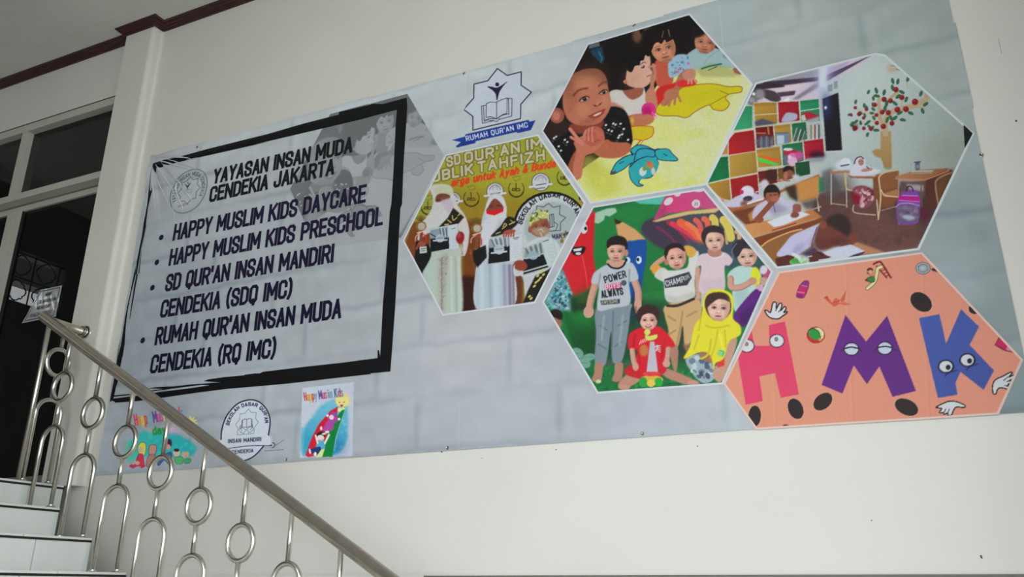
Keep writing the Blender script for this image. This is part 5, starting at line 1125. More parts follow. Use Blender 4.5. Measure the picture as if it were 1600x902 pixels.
c.poly([(596, 508), (610, 470), (640, 460), (680, 476), (720, 492), (690, 508), (640, 514)], (200, 200, 212), 1, True); c.ell(640, 455, 20, 22, (200, 204, 214), 0, 1); c.ell(642, 456, 12, 15, (178, 128, 122), 0); c.line([(614, 462), (622, 442), (640, 434), (652, 442)], 4.5, (92, 24, 44), sm=True); c.ell(637, 453, 2, 2, (50, 30, 40)); c.ell(646, 452, 2, 2, (50, 30, 40)); c.line([(638, 462), (647, 460)], 2, (140, 60, 70)); c.ell(666, 488, 24, 8, (180, 130, 120), -10, 1); c.line([(664, 474), (674, 482)], 4, (70, 36, 60)); c.line([(650, 500), (720, 488)], 4, (210, 212, 218))
c.line([(575, 500), (582, 560), (606, 572)], 5, (196, 168, 110), sm=True)
c.ell(648, 590, 46, 36, (112, 30, 46), 0, 2); c.poly([(608, 570), (640, 552), (676, 566), (694, 610), (670, 640), (630, 640)], (130, 70, 84), 1, True); c.speck([(612, 566), (680, 566), (694, 612), (640, 640)], 36, [(196, 150, 156), (150, 60, 80), (206, 180, 180), (100, 34, 50)], 4, 10, 12, .8); c.poly([(606, 580), (640, 596), (636, 630), (610, 620)], (126, 26, 40), 2)
c.line([(612, 632), (616, 662), (700, 672)], 4, (186, 170, 150), sm=True); c.line([(706, 610), (712, 684)], 5, (190, 176, 160))
c.poly([(715, 508), (780, 486), (796, 494), (790, 560), (740, 570), (724, 560)], (134, 86, 54), 1); c.line([(712, 690), (722, 600), (716, 540), (716, 516), (740, 498), (790, 488)], 6, (204, 176, 130), sm=True); c.poly([(724, 588), (790, 566), (796, 592), (740, 600)], (164, 116, 76), 1); c.line([(724, 570), (740, 592), (792, 598)], 5, (206, 182, 140), sm=True); c.line([(720, 655), (790, 636)], 3.5, (150, 130, 120))
# water bottle and cup
c.poly([(742, 446), (762, 444), (764, 486), (744, 488)], (92, 176, 134), 1); c.ell(752, 444, 9, 5, (120, 190, 150)); c.poly([(862, 456), (882, 454), (880, 492), (864, 494)], (84, 92, 116), 1); c.ell(872, 474, 6, 8, (140, 120, 130)); c.line([(860, 457), (884, 454)], 4, (50, 54, 74))
# front right desk
c.poly([(780, 516), (860, 490), (1000, 480), (985, 500), (900, 528), (790, 524)], (176, 120, 84), 1, grad=((780, 520), (990, 490), (136, 90, 62))); c.poly([(905, 528), (1010, 484), (1020, 500), (960, 640), (910, 640)], (84, 46, 34), 2); c.line([(782, 524), (900, 530), (1000, 492)], 4, (196, 132, 88)); c.line([(846, 502), (930, 500)], 4, (150, 160, 140)); c.line([(850, 494), (934, 492)], 5, (176, 186, 176))
c.poly([(800, 532), (900, 538), (900, 600), (800, 590)], (96, 72, 70), 3); c.poly([(826, 545), (896, 550), (896, 575), (840, 570)], (160, 150, 156), 2); c.line([(794, 528), (796, 710)], 4.5, (150, 140, 130)); c.line([(886, 536), (890, 640)], 5, (110, 80, 66))
c.poly([(960, 520), (1020, 498), (960, 625), (945, 560)], (98, 64, 44), 1); c.line([(958, 640), (946, 560), (950, 530), (980, 510), (1022, 496)], 7, (150, 120, 90), sm=True)
# purple bag
c.poly([(802, 590), (820, 574), (866, 572), (882, 600), (884, 640), (874, 700), (840, 712), (794, 706), (786, 650), (792, 612)], (116, 70, 156), 1, True); c.poly([(800, 592), (876, 596), (884, 618), (792, 612)], (176, 30, 130), 1); c.line([(796, 612), (880, 618)], 3, (210, 120, 200)); c.line([(810, 592), (874, 594)], 3, (190, 140, 214)); c.line([(786, 640), (800, 626), (840, 624), (878, 634)], 4.5, (176, 140, 200), sm=True)
c.poly([(788, 640), (800, 630), (872, 634), (876, 700), (796, 706)], (104, 88, 118), 2); c.speck([(792, 640), (870, 640), (870, 700), (796, 700)], 22, [(130, 120, 144), (90, 66, 110), (150, 110, 150)], 5, 14, 4, .5); c.ell(836, 682, 26, 10, (166, 170, 190), 8, 2); c.line([(826, 576), (832, 558), (846, 556), (856, 574)], 5, (66, 26, 56), sm=True); c.ell(900, 665, 20, 26, (96, 22, 48), 0, 5, .8)
c.poly([(970, 640), (1010, 520), (1030, 480), (1040, 500), (900, 800), (890, 760)], (44, 32, 32), 8, a=.6)
# tree on the wall
c.poly([(722, 330), (764, 330), (768, 480), (736, 482), (730, 460), (722, 440)], (172, 142, 96), 1, grad=((722, 360), (768, 470), (158, 126, 80))); c.poly([(688, 412), (710, 402), (724, 410), (730, 440), (712, 436), (700, 432)], (166, 132, 84), 1, True)
TR = (180, 160, 128)
c.line([(744, 340), (740, 300), (756, 260), (800, 240), (860, 225), (905, 200), (915, 175)], 22, TR, sm=True); c.line([(738, 340), (722, 290), (716, 240), (714, 200)], 16, TR, sm=True); c.line([(728, 260), (750, 210), (790, 170)], 13, TR, sm=True); c.line([(722, 300), (690, 290), (640, 300), (600, 296)], 7, (190, 172, 156), sm=True); c.line([(716, 290), (680, 262), (650, 250), (620, 236)], 6, (194, 178, 164), sm=True); c.line([(800, 245), (812, 200)], 6, (190, 174, 156)); c.line([(828, 120), (832, 150)], 5, (190, 176, 150)); c.line([(860, 232), (900, 234)], 5, TR); c.ell(770, 74, 22, 16, (186, 172, 150), 0, 4); c.line([(760, 62), (790, 66), (812, 82)], 5, (150, 156, 146), sm=True); c.line([(785, 76), (810, 84)], 4, (110, 124, 116))
leaves = [(771, 125, 75), (792, 127, 105), (833, 116, 110), (770, 152, 80), (808, 170, 30), (826, 200, 110), (793, 188, -40), (886, 176, 110), (905, 220, -35), (893, 247, 70), (844, 256, 25), (812, 284, 10), (800, 255, -30), (780, 276, -40), (764, 276, 60), (748, 284, 110), (704, 326, 5), (668, 344, 110), (688, 316, -50), (672, 292, -35), (686, 256, 10), (690, 222, 80), (704, 164, 75), (672, 170, 115), (706, 186, 10), (736, 172, 105), (692, 196, 80), (746, 216, 90), (780, 216, 40), (740, 238, 100), (655, 225, 90), (620, 210, 105), (596, 262, -20), (610, 296, 0), (622, 290, -40), (604, 306, 20), (640, 296, 80), (692, 240, 40), (694, 276, 60), (664, 300, -30), (676, 312, 40), (612, 320, 80), (657, 265, 70), (640, 255, 30), (664, 232, 60)]
for x, y, r in leaves: c.ell(x, y, 13 if x > 700 else 10, 6.5 if x > 700 else 5.5, (44, 92, 62), r); c.line([(x-7*math.cos(math.radians(r)), y-7*math.sin(math.radians(r))), (x+7*math.cos(math.radians(r)), y+7*math.sin(math.radians(r)))], 1.2, (96, 140, 110))
for x, y, r in [(784, 160, 11), (808, 192, 11), (862, 210, 13), (825, 240, 12), (790, 242, 12), (762, 206, 10), (736, 200, 11), (753, 254, 11), (728, 252, 10), (768, 298, 10), (733, 310, 11), (706, 296, 9), (704, 264, 8), (698, 222, 9), (664, 240, 8), (634, 260, 9), (618, 234, 7), (652, 276, 7), (653, 318, 8), (682, 320, 9), (618, 318, 10), (602, 264, 6)]: c.ell(x, y, r, r, (128, 26, 36)); c.ell(x-r*.3, y-r*.3, r*.4, r*.35, (164, 50, 56), 0, .4)
c.ell(618, 312, 14, 12, (70, 30, 34), 0, 3, .6)
# left desks and pupils
c.poly([(88, 640), (240, 600), (470, 505), (478, 520), (360, 560), (240, 620), (110, 665)], (160, 96, 56), 1); c.poly([(110, 660), (240, 625), (230, 720), (180, 720)], (110, 60, 36), 2); c.poly([(370, 545), (470, 512), (468, 600), (392, 620)], (190, 132, 72), 1); c.poly([(330, 560), (376, 548), (386, 620), (350, 600)], (62, 46, 34), 3); c.line([(462, 602), (470, 655)], 5, (200, 190, 176)); c.line([(440, 650), (478, 638)], 4, (190, 180, 166)); c.poly([(392, 620), (470, 600), (460, 640), (420, 650)], (60, 44, 36), 4, a=.7)
c.ell(275, 510, 26, 24, (64, 36, 32), 0, 2); c.poly([(222, 550), (250, 526), (268, 548), (250, 562)], (196, 190, 200), 2, True); c.ell(345, 490, 22, 20, (36, 28, 28), 0, 1); c.ell(350, 502, 16, 14, (136, 80, 66), 0, 1); c.ell(334, 512, 9, 18, (168, 106, 90), 0, 1); c.ell(376, 515, 16, 8, (196, 196, 204), 0, 2); c.line([(300, 530), (350, 532)], 7, (160, 110, 84)); c.ell(318, 530, 7, 6, (190, 130, 116))
c.poly([(90, 636), (120, 604), (150, 590), (200, 580), (246, 600), (236, 612), (190, 620), (150, 638)], (190, 184, 206), 1, True); c.ell(178, 578, 28, 26, (208, 204, 218), -10, 1); c.ell(156, 578, 7, 9, (196, 34, 110)); c.ell(180, 605, 20, 11, (60, 50, 66), -10, 1); c.poly([(150, 620), (180, 606), (176, 632), (150, 636)], (130, 86, 84), 2); c.line([(180, 626), (240, 606)], 6, (214, 214, 224)); c.ell(72, 614, 12, 8, (206, 110, 140), 0, 2); c.line([(212, 578), (260, 572)], 5, (190, 170, 190))
c.poly([(180, 670), (205, 650), (210, 690), (190, 700)], (176, 120, 66), 2); c.poly([(164, 712), (280, 690), (440, 650), (484, 680), (300, 735), (196, 765)], WD, 1, grad=((180, 720), (480, 690), (176, 112, 62))); c.poly([(196, 768), (484, 682), (484, 700), (380, 745), (240, 800), (225, 800)], (120, 62, 36), 1); c.line([(280, 735), (375, 705)], 5, (150, 62, 50))
c.poly([(204, 690), (206, 645), (250, 615), (300, 600), (340, 610), (368, 626), (372, 650), (340, 660), (260, 680)], (188, 184, 204), 1, True); c.poly([(250, 640), (300, 620), (350, 650), (290, 676)], (140, 132, 160), 4, a=.7); c.line([(284, 625), (292, 660)], 3, (70, 60, 90)); c.ell(278, 586, 34, 32, (46, 32, 30), 0, 1); c.ell(280, 598, 28, 28, (148, 88, 70), 0, 1); c.poly([(245, 580), (260, 552), (290, 548), (308, 570), (300, 578), (262, 580)], (40, 30, 28), 1, True); c.line([(268, 590), (276, 592)], 3, (50, 26, 26)); c.line([(286, 590), (296, 588)], 3, (50, 26, 26)); c.line([(218, 690), (262, 640), (286, 612)], 22, (136, 74, 56)); c.ell(290, 606, 18, 11, (166, 96, 80), -15, 1); c.ell(225, 690, 20, 14, (140, 76, 54), 0, 1)
c.poly([(366, 630), (392, 628), (398, 650), (388, 680), (370, 688), (355, 680), (362, 660)], (140, 84, 72), 1, True); c.poly([(258, 700), (330, 672), (400, 658), (434, 670), (330, 712), (288, 722)], (206, 208, 220), 1); c.ell(372, 672, 18, 12, (130, 74, 66), -10, 1)
# boy in front, bent over his paper
c.poly([(232, 800), (290, 765), (400, 730), (460, 740), (450, 800), (300, 880), (290, 870)], (138, 92, 52), 2); c.line([(236, 800), (270, 775), (350, 742), (400, 730)], 6, (200, 160, 104), sm=True); c.poly([(620, 780), (745, 826), (640, 840), (560, 850)], (176, 124, 90), 2)
c.poly([(298, 838), (330, 790), (370, 750), (470, 715), (455, 750), (446, 790), (420, 812), (372, 838)], (186, 182, 212), 1, True); c.line([(462, 722), (446, 770), (440, 800)], 4, (80, 60, 110), sm=True); c.poly([(370, 800), (420, 780), (400, 820), (360, 836)], (150, 142, 180), 4, a=.7); c.poly([(392, 832), (450, 800), (470, 820), (440, 845)], (70, 54, 78), 3)
c.poly([(292, 850), (340, 835), (372, 838), (360, 880), (300, 888)], (86, 42, 40), 1); c.poly([(460, 740), (480, 700), (520, 680), (560, 700), (610, 740), (630, 775), (600, 790), (540, 800), (480, 815), (455, 790)], (110, 60, 52), 2, True); c.poly([(496, 700), (520, 675), (560, 668), (592, 690), (602, 730), (590, 760), (560, 742), (520, 720)], (52, 40, 36), 3, True); c.ell(488, 712, 12, 16, (130, 70, 60), 20, 1); c.ell(610, 764, 18, 18, (120, 62, 50), 0, 2); c.ell(480, 790, 40, 28, (92, 50, 46), 0, 8, .7); c.ell(550, 780, 40, 16, (80, 42, 40), 0, 6, .7)
c.poly([(470, 830), (540, 806), (600, 792), (660, 820), (610, 836), (580, 850), (490, 852)], (196, 198, 216), 1); c.poly([(580, 850), (612, 834), (660, 820), (650, 832), (600, 850)], (60, 52, 70), 1); c.poly([(430, 836), (470, 820), (500, 836), (516, 846), (440, 866), (430, 850)], (84, 44, 42), 1, True); c.line([(462, 824), (486, 838)], 4, (50, 30, 40)); c.line([(426, 842), (440, 840)], 5, (190, 190, 200)); c.line([(470, 856), (518, 850)], 5, (196, 198, 206))
c.ell(384, 862, 34, 16, (96, 176, 84), -6, 1); c.ell(384, 858, 26, 10, (70, 150, 66), -6, 1); c.line([(364, 832), (384, 842), (398, 860)], 14, (200, 212, 208), sm=True); c.ell(404, 856, 16, 8, (176, 206, 170), -20, 1)
# dark corner at the right tip and fade of the white wall into the print
c.poly([(1060, 303), (1097, 340), (1066, 400)], (22, 24, 28)); c.noise(1.6, 1.2)
hexphoto('printed_photo', c, [H3[0], H3[1], (1382, 88), (1519.7, 210), H3[4], H3[5], H3[6]], .90, 'hexagonal photo of a classroom with coloured shelves and apple tree mural', .0028, wcol=(200, 208, 210), border=.006)

# ---------- photo 4: toddlers before a painted wall
H4 = [(927.8, 324.8), (1099.5, 297), (1206, 425.4), (1129, 599.5), (935, 614), (850.2, 473)]
c = Canvas(842, 285, 1215, 622, (36, 118, 60)); c.org(840, 290, 2.733)
c.poly([(240, 90), (700, 0), (700, 420), (240, 500)], (40, 124, 64), grad=((300, 100), (560, 420), (30, 110, 54))); c.poly([(390, 60), (560, 20), (530, 84), (440, 80)], (86, 180, 166), 1); c.poly([(240, 80), (380, 70), (420, 84), (300, 110), (240, 112)], (38, 104, 66), 2, a=.7)
c.poly([(240, 160), (245, 120), (300, 100), (335, 98), (340, 115), (310, 135), (290, 130), (285, 150), (262, 165), (245, 162)], (158, 190, 168), 1)
c.poly([(100, 520), (240, 480), (260, 740), (240, 760), (150, 700)], (24, 92, 44), 6, grad=((180, 540), (240, 740), (20, 66, 32))); c.ell(200, 560, 70, 40, (36, 120, 54), 0, 14, .8)
# red pencil figure
c.poly([(205, 140), (248, 108), (244, 200), (240, 300), (254, 400), (210, 450), (160, 480), (110, 370), (105, 330), (160, 230)], (204, 38, 48), 1, grad=((150, 330), (250, 350), (196, 34, 42))); c.line([(192, 300), (205, 360), (216, 440)], 3, (220, 90, 90)); c.poly([(200, 410), (240, 440), (250, 480), (160, 480)], (170, 40, 36), 5, a=.5)
c.ell(200, 186, 15, 22, (196, 206, 206)); c.ell(207, 186, 6, 8, (26, 24, 30)); c.poly([(144, 270), (204, 264), (198, 290), (176, 302), (154, 296)], (34, 26, 30), 1, True); c.poly([(154, 274), (192, 268), (188, 280), (158, 284)], (206, 210, 212)); c.ell(176, 293, 12, 6, (206, 206, 208))
c.poly([(80, 380), (110, 360), (150, 470), (146, 540), (60, 530), (30, 500)], (110, 150, 160), 3); c.speck([(90, 370), (112, 365), (150, 470), (140, 535), (40, 520)], 110, [(60, 130, 150), (170, 196, 200), (36, 70, 84), (110, 186, 190)], 3, 9, 2, .85); c.poly([(140, 480), (180, 470), (250, 440), (240, 520), (150, 545)], (28, 56, 34), 4); c.ell(200, 480, 44, 26, (60, 96, 44), 0, 8, .7)
# pencil (wood and blue)
c.poly([(330, 145), (360, 155), (420, 190), (464, 232), (430, 240), (380, 260), (350, 240), (336, 170)], (202, 154, 104), 1); c.poly([(328, 142), (364, 156), (350, 166), (334, 168)], (44, 50, 34), 1); c.poly([(380, 255), (410, 238), (460, 234), (468, 260), (464, 330), (450, 400), (430, 560), (400, 580), (380, 400)], (26, 76, 150), 1, True); c.ell(434, 320, 12, 17, (196, 214, 226)); c.ell(430, 318, 6, 8, (24, 30, 50)); c.ell(386, 322, 12, 15, (190, 206, 220)); c.ell(380, 320, 6, 8, (24, 30, 50)); c.poly([(395, 480), (440, 400), (440, 560), (400, 590)], (24, 50, 100), 6, a=.7)
# mushroom
c.poly([(445, 190), (460, 160), (500, 140), (700, 110), (800, 110), (860, 140), (900, 200), (960, 260), (900, 320), (700, 300), (560, 270), (470, 225)], (70, 74, 84), 1, True); c.poly([(445, 190), (470, 150), (540, 150), (640, 240), (560, 280), (480, 240)], (64, 56, 72), 3, True)
c.poly([(495, 152), (540, 60), (580, 20), (720, -10), (790, 100), (770, 104), (700, 100), (640, 112), (560, 122)], (204, 66, 120), 1, grad=((600, 120), (700, 10), (190, 78, 128))); c.poly([(495, 150), (530, 100), (560, 60), (545, 130)], (130, 50, 90), 6, a=.6)
c.poly([(490, 155), (560, 130), (640, 112), (700, 106), (790, 96), (760, 118), (650, 126), (560, 146), (510, 158)], (206, 176, 122), 1)
for x, y, rx, ry, r in ((560, 70, 22, 14, -35), (678, 80, 18, 18, 0), (598, 38, 14, 12, 0), (688, 10, 36, 20, 0)): c.ell(x, y, rx, ry, (206, 196, 204), r)
c.line([(674, 76), (674, 88)], 3, (90, 80, 96)); c.line([(683, 75), (683, 88)], 3, (90, 80, 96))
for x0_, y0_, x1_, y1_, w, q in ((510, 180, 600, 260, 12, (110, 50, 80)), (560, 160, 650, 240, 20, (150, 50, 78)), (575, 165, 690, 250, 22, (206, 60, 84)), (612, 160, 700, 240, 34, (222, 96, 66)), (640, 165, 700, 230, 20, (226, 120, 80)), (676, 150, 700, 200, 22, (214, 92, 84)), (712, 145, 730, 180, 24, (216, 100, 80)), (748, 140, 760, 180, 30, (206, 186, 92)), (796, 150, 826, 225, 36, (206, 190, 90)), (850, 200, 862, 225, 18, (204, 160, 120))): c.line([(x0_, y0_), ((x0_+x1_)/2+4, (y0_+y1_)/2-8), (x1_, y1_)], w, q, sm=True, soft=.6)
c.poly([(640, 230), (720, 250), (860, 250), (960, 240), (1000, 300), (1000, 400), (820, 360), (640, 300)], (60, 76, 90), 4, a=.85)
for x0_, w in ((800, 10), (780, 8)): c.line([(x0_, 200), (x0_+10, 250)], w, (190, 150, 110))
# grass
c.poly([(150, 720), (260, 740), (560, 730), (660, 780), (790, 800), (800, 860), (250, 890), (180, 780)], (26, 106, 56), 4); c.speck([(190, 780), (640, 770), (780, 850), (260, 880)], 200, [(20, 84, 44), (40, 140, 70), (30, 120, 60)], 3, 9, 7, .6); c.poly([(250, 480), (560, 500), (560, 740), (250, 750)], (26, 54, 36), 10, a=.75); c.poly([(560, 560), (680, 500), (680, 760), (560, 760)], (44, 40, 36), 10, a=.7)
for x, y, rx, ry, r in ((172, 718, 28, 22, 30), (222, 735, 28, 16, -10), (200, 760, 30, 20, 20), (300, 760, 40, 12, -10), (380, 765, 40, 14, 0)): c.ell(x, y, rx, ry, (110, 154, 140) if x < 250 else (60, 84, 70), r, 1); c.line([(x-rx*.6, y), (x+rx*.6, y)], 1.5, (70, 110, 100))
c.ell(80, 560, 30, 30, (36, 28, 28), 0, 1); c.ell(82, 590, 24, 28, (150, 100, 84), 0, 1); c.poly([(60, 540), (95, 545), (100, 575), (70, 560)], (36, 28, 28), 1, True); c.poly([(70, 620), (110, 620), (120, 660), (90, 660)], (40, 40, 46), 2)
SK = (198, 150, 132)
# tall boy, POWER shirt
def limb(pts, w, col, sh=.86):
    c.line(pts, w, tuple(v*sh for v in col), sm=True); c.line([(x-w*.12, y-w*.05) for x, y in pts], w*.7, col, sm=True, soft=w*.05/c.sc)
limb([(248, 425), (232, 480), (222, 530)], 30, SK); c.ell(220, 542, 22, 26, SK, 10, .5); limb([(412, 400), (430, 450), (432, 490)], 30, SK); c.ell(430, 512, 16, 30, SK, 0, .5); c.line([(420, 520), (424, 545)], 8, (150, 100, 84))
c.poly([(258, 520), (395, 505), (398, 540), (386, 640), (362, 750), (322, 752), (318, 640), (312, 640), (292, 764), (248, 766), (252, 640)], (122, 136, 146), 1, True)
for p in ([(325, 540), (322, 620), (318, 700)], [(270, 600), (300, 620)], [(345, 600), (380, 580)], [(262, 680), (296, 700)], [(330, 690), (360, 670)]): c.line(p, 7, (90, 102, 114), sm=True, soft=1.2, a=.7)
c.line([(285, 560), (275, 660)], 10, (148, 162, 170), soft=2, a=.7); c.line([(365, 560), (352, 680)], 10, (148, 162, 170), soft=2, a=.7)
c.poly([(262, 360), (300, 340), (345, 350), (395, 330), (418, 350), (432, 400), (400, 412), (392, 420), (396, 505), (330, 524), (258, 532), (264, 430), (232, 420), (240, 380)], (178, 184, 192), 1, True)
c.line([(270, 380), (262, 430)], 6, (140, 146, 156), soft=1.5); c.line([(394, 360), (392, 420)], 6, (140, 146, 156), soft=1.5); c.poly([(300, 320), (370, 320), (372, 345), (340, 356), (305, 345)], SK, 1, True); c.line([(302, 338), (318, 352), (345, 356), (366, 346), (376, 330)], 8, (32, 30, 40), sm=True)
TS = (34, 36, 46)
c.text('POWER', (292, 418), (380, 392), 27, TS, .2); c.poly([(286, 424), (360, 416), (358, 446), (290, 446)], (196, 78, 120), .5); c.text('BOYS', (292, 442), (352, 438), 18, (216, 196, 208), .18); c.ell(370, 418, 12, 12, (70, 84, 96)); c.text('ALWAYS', (278, 480), (366, 466), 27, TS, .22); c.poly([(270, 494), (352, 486), (352, 506), (274, 512)], (40, 40, 48), .5); c.text('AWESOME', (276, 508), (346, 502), 13, (170, 170, 150), .2)
c.ell(342, 262, 44, 46, (44, 34, 34), 0, 1); face(c, 337, 284, 38, 42, 0, (202, 156, 136), .0, 0, ears=0, sh=(.78, .7, .68)); c.ell(380, 290, 9, 15, (184, 128, 108)); c.poly([(300, 270), (298, 240), (320, 222), (355, 218), (380, 232), (386, 268), (374, 262), (352, 256), (318, 258)], (40, 32, 32), .7, True)
for x in (262, 348): c.poly([(x-14, 762), (x+16, 760), (x+18, 800), (x+8, 836), (x-14, 840), (x-28, 832), (x-18, 800)], (170, 122, 104), 1, True)
c.ell(262, 838, 12, 8, (200, 196, 150))
# arms-up boy, CHAMP shirt, tan trousers
TNR = (196, 160, 112)
c.poly([(548, 515), (660, 478), (698, 500), (700, 560), (672, 640), (640, 690), (628, 680), (620, 600), (600, 690), (555, 690), (560, 620), (545, 560)], TNR, 1, True)
for p in ([(620, 540), (612, 600), (596, 680)], [(560, 560), (590, 580)], [(640, 560), (680, 540)], [(590, 620), (560, 640)]): c.line(p, 8, (156, 122, 84), sm=True, soft=1.2, a=.7)
c.poly([(566, 690), (600, 690), (598, 780), (586, 795), (572, 750)], (166, 120, 100), 1, True); c.poly([(620, 680), (650, 680), (640, 720)], (140, 100, 84), 2)
limb([(545, 310), (510, 335), (492, 355)], 22, SK); c.ell(510, 362, 22, 22, (222, 150, 50), 0, 1); c.poly([(500, 384), (530, 352), (560, 370), (545, 410), (520, 405)], (196, 194, 192), 1, True)
c.poly([(528, 370), (590, 364), (640, 350), (650, 300), (680, 280), (690, 300), (678, 360), (672, 420), (674, 470), (640, 490), (570, 502), (546, 480), (540, 420)], (204, 202, 200), 1, True); c.poly([(545, 470), (600, 480), (672, 455), (672, 480), (570, 504)], (170, 166, 164), 4, a=.6)
c.poly([(626, 262), (660, 262), (680, 285), (660, 310), (640, 300)], (206, 160, 74), 1, True); c.line([(556, 515), (600, 514), (668, 486)], 12, (56, 44, 46), sm=True)
c.poly([(542, 402), (648, 370), (660, 395), (640, 428), (545, 440)], (58, 60, 72), .5); c.text('CHAMP', (552, 432), (628, 412), 22, (204, 204, 204), .16); c.text('ION', (630, 408), (650, 396), 16, (190, 190, 190), .14)
c.ell(588, 294, 46, 46, (46, 32, 34), 0, 1); face(c, 594, 312, 42, 46, -6, (206, 156, 140), .0, 0, sh=(.78, .68, .66)); c.poly([(546, 300), (548, 268), (576, 250), (612, 252), (632, 280), (624, 282), (600, 268), (566, 276), (556, 300)], (44, 32, 34), .7, True); c.ell(552, 330, 9, 13, (176, 116, 100))
# girl in pale pink
limb([(686, 360), (686, 430), (690, 480)], 22, SK); c.poly([(700, 450), (790, 450), (800, 520), (700, 520)], (190, 182, 170), 1); c.poly([(690, 302), (735, 290), (800, 288), (834, 320), (818, 345), (800, 350), (798, 450), (740, 462), (690, 450), (700, 350), (680, 350)], (208, 188, 196), 1, True); c.poly([(700, 400), (800, 395), (798, 450), (700, 458)], (190, 170, 182), 5, a=.5); c.line([(726, 296), (750, 312), (786, 306), (796, 292)], 3, (224, 212, 218), sm=True)
c.poly([(732, 270), (778, 270), (786, 296), (758, 308), (730, 298)], (176, 124, 106), 1, True); c.ell(750, 218, 50, 46, (50, 44, 44), 0, 1); face(c, 757, 238, 40, 44, -4, (208, 168, 150), .0, 0, sh=(.8, .7, .68)); c.poly([(706, 240), (704, 206), (724, 184), (760, 174), (794, 190), (800, 232), (790, 212), (760, 202), (728, 208), (716, 240)], (52, 44, 46), .7, True)
# girl in pale green with yellow cup
c.poly([(812, 386), (850, 350), (900, 346), (950, 370), (950, 420), (900, 500), (870, 540), (840, 530), (830, 440)], (176, 204, 200), 1, True); c.poly([(838, 450), (900, 440), (900, 500), (850, 530)], (150, 180, 180), 4, a=.6); limb([(826, 400), (830, 436), (870, 436), (918, 410)], 28, SK)
c.ell(884, 275, 52, 44, (50, 46, 52), 10, 1); face(c, 896, 306, 42, 42, -6, (206, 166, 150), -.1, .2, sh=(.8, .7, .68)); c.poly([(845, 310), (846, 268), (876, 242), (920, 250), (936, 290), (915, 276), (880, 272), (862, 300)], (50, 46, 52), .7, True); c.line([(838, 320), (832, 280), (850, 250)], 3, (110, 130, 136), sm=True)
c.ell(932, 392, 20, 42, (214, 212, 44), -4, 1); c.ell(920, 410, 18, 16, (190, 142, 124), 0, 1); c.poly([(950, 400), (985, 390), (985, 415), (960, 430)], (190, 150, 140), 1, True); c.poly([(960, 350), (1000, 350), (990, 400), (960, 390)], (176, 80, 106), 2); c.ell(966, 362, 16, 20, (206, 196, 206), 20, 1)
c.poly([(838, 560), (870, 510), (930, 446), (956, 450), (950, 490), (900, 580), (880, 606), (850, 590)], (90, 34, 118), 1, True); c.poly([(860, 560), (930, 500), (900, 590), (870, 600)], (62, 26, 86), 4, a=.7); c.poly([(930, 430), (960, 424), (965, 450), (948, 452)], (200, 160, 180), 1, True)
# yellow poncho girl
c.poly([(634, 742), (700, 720), (760, 740), (770, 800), (740, 840), (700, 842), (660, 800)], (150, 168, 178), 1, True); c.speck([(640, 744), (750, 730), (765, 800), (700, 838), (660, 800)], 26, [(70, 84, 110), (186, 200, 206), (100, 120, 136), (60, 70, 90)], 7, 16, 5, .9)
c.poly([(820, 660), (850, 650), (845, 700), (800, 820), (770, 840), (750, 800), (790, 740)], (190, 146, 126), 1, True); c.poly([(764, 745), (800, 735), (800, 770), (770, 780)], (210, 60, 50), 1); c.poly([(690, 700), (740, 720), (750, 760), (700, 740)], (150, 106, 84), 1, True)
Y_ = (218, 208, 50)
c.poly([(718, 470), (740, 448), (790, 446), (832, 470), (838, 520), (836, 570), (866, 600), (866, 640), (820, 668), (796, 740), (762, 760), (752, 790), (740, 730), (700, 712), (626, 742), (650, 690), (672, 600), (700, 560), (708, 500)], Y_, 1, True)
for p in ([(770, 620), (760, 680), (740, 740)], [(690, 640), (670, 700)], [(720, 600), (760, 610), (820, 600)], [(800, 620), (806, 690)], [(700, 560), (690, 620)]): c.line(p, 7, (180, 168, 34), sm=True, soft=1.3, a=.6)
c.line([(780, 640), (796, 720)], 10, (228, 222, 84), soft=2, a=.7); c.line([(742, 660), (730, 720), (700, 742)], 9, (196, 184, 40), sm=True); c.ell(786, 718, 18, 14, (140, 196, 120), 0, 2); c.line([(775, 705), (795, 712), (790, 730)], 3, (70, 150, 140), sm=True)
c.poly([(716, 520), (718, 485), (740, 462), (790, 458), (820, 478), (828, 530), (812, 560), (775, 580), (735, 560)], (70, 48, 44), 1, True); face(c, 775, 526, 48, 52, 4, (212, 172, 156), .1, -.1, sh=(.82, .72, .7)); c.poly([(722, 524), (722, 490), (742, 468), (772, 462), (806, 474), (822, 500), (800, 490), (770, 488), (740, 510)], (66, 44, 42), 1, True)
# toddler in red with stacking toy
c.poly([(360, 870), (346, 850), (380, 810), (420, 790), (440, 830), (400, 860), (388, 874)], (180, 130, 112), 1, True); c.poly([(540, 780), (600, 800), (680, 836), (690, 850), (640, 852), (560, 826), (530, 800)], (176, 126, 108), 1, True); c.ell(370, 862, 24, 11, (190, 140, 120)); c.ell(664, 842, 24, 9, (190, 140, 122))
c.poly([(370, 800), (420, 760), (540, 760), (545, 800), (480, 830), (430, 826)], (190, 32, 44), 1, True); c.poly([(392, 640), (430, 612), (470, 604), (520, 604), (560, 640), (588, 686), (548, 706), (545, 780), (420, 790), (426, 710), (390, 700)], (204, 30, 44), 1, True)
for p in ([(430, 700), (440, 760)], [(540, 690), (530, 740)], [(420, 640), (410, 690)]): c.line(p, 8, (160, 22, 36), soft=1.5, a=.6)
limb([(406, 706), (412, 750), (420, 770)], 22, SK); limb([(560, 700), (556, 740), (548, 764)], 22, SK); c.ell(420, 775, 13, 18, SK, -10, .5); c.ell(552, 762, 16, 16, SK, 0, .5)
for k in range(5): c.line([(436+k*9, 672-k*4+8), (444+k*8, 662-k*3)], 3, (224, 196, 196)); c.line([(508+k*3, 690+k*6), (526, 686+k*9)], 3, (224, 196, 196)) if k < 4 else None
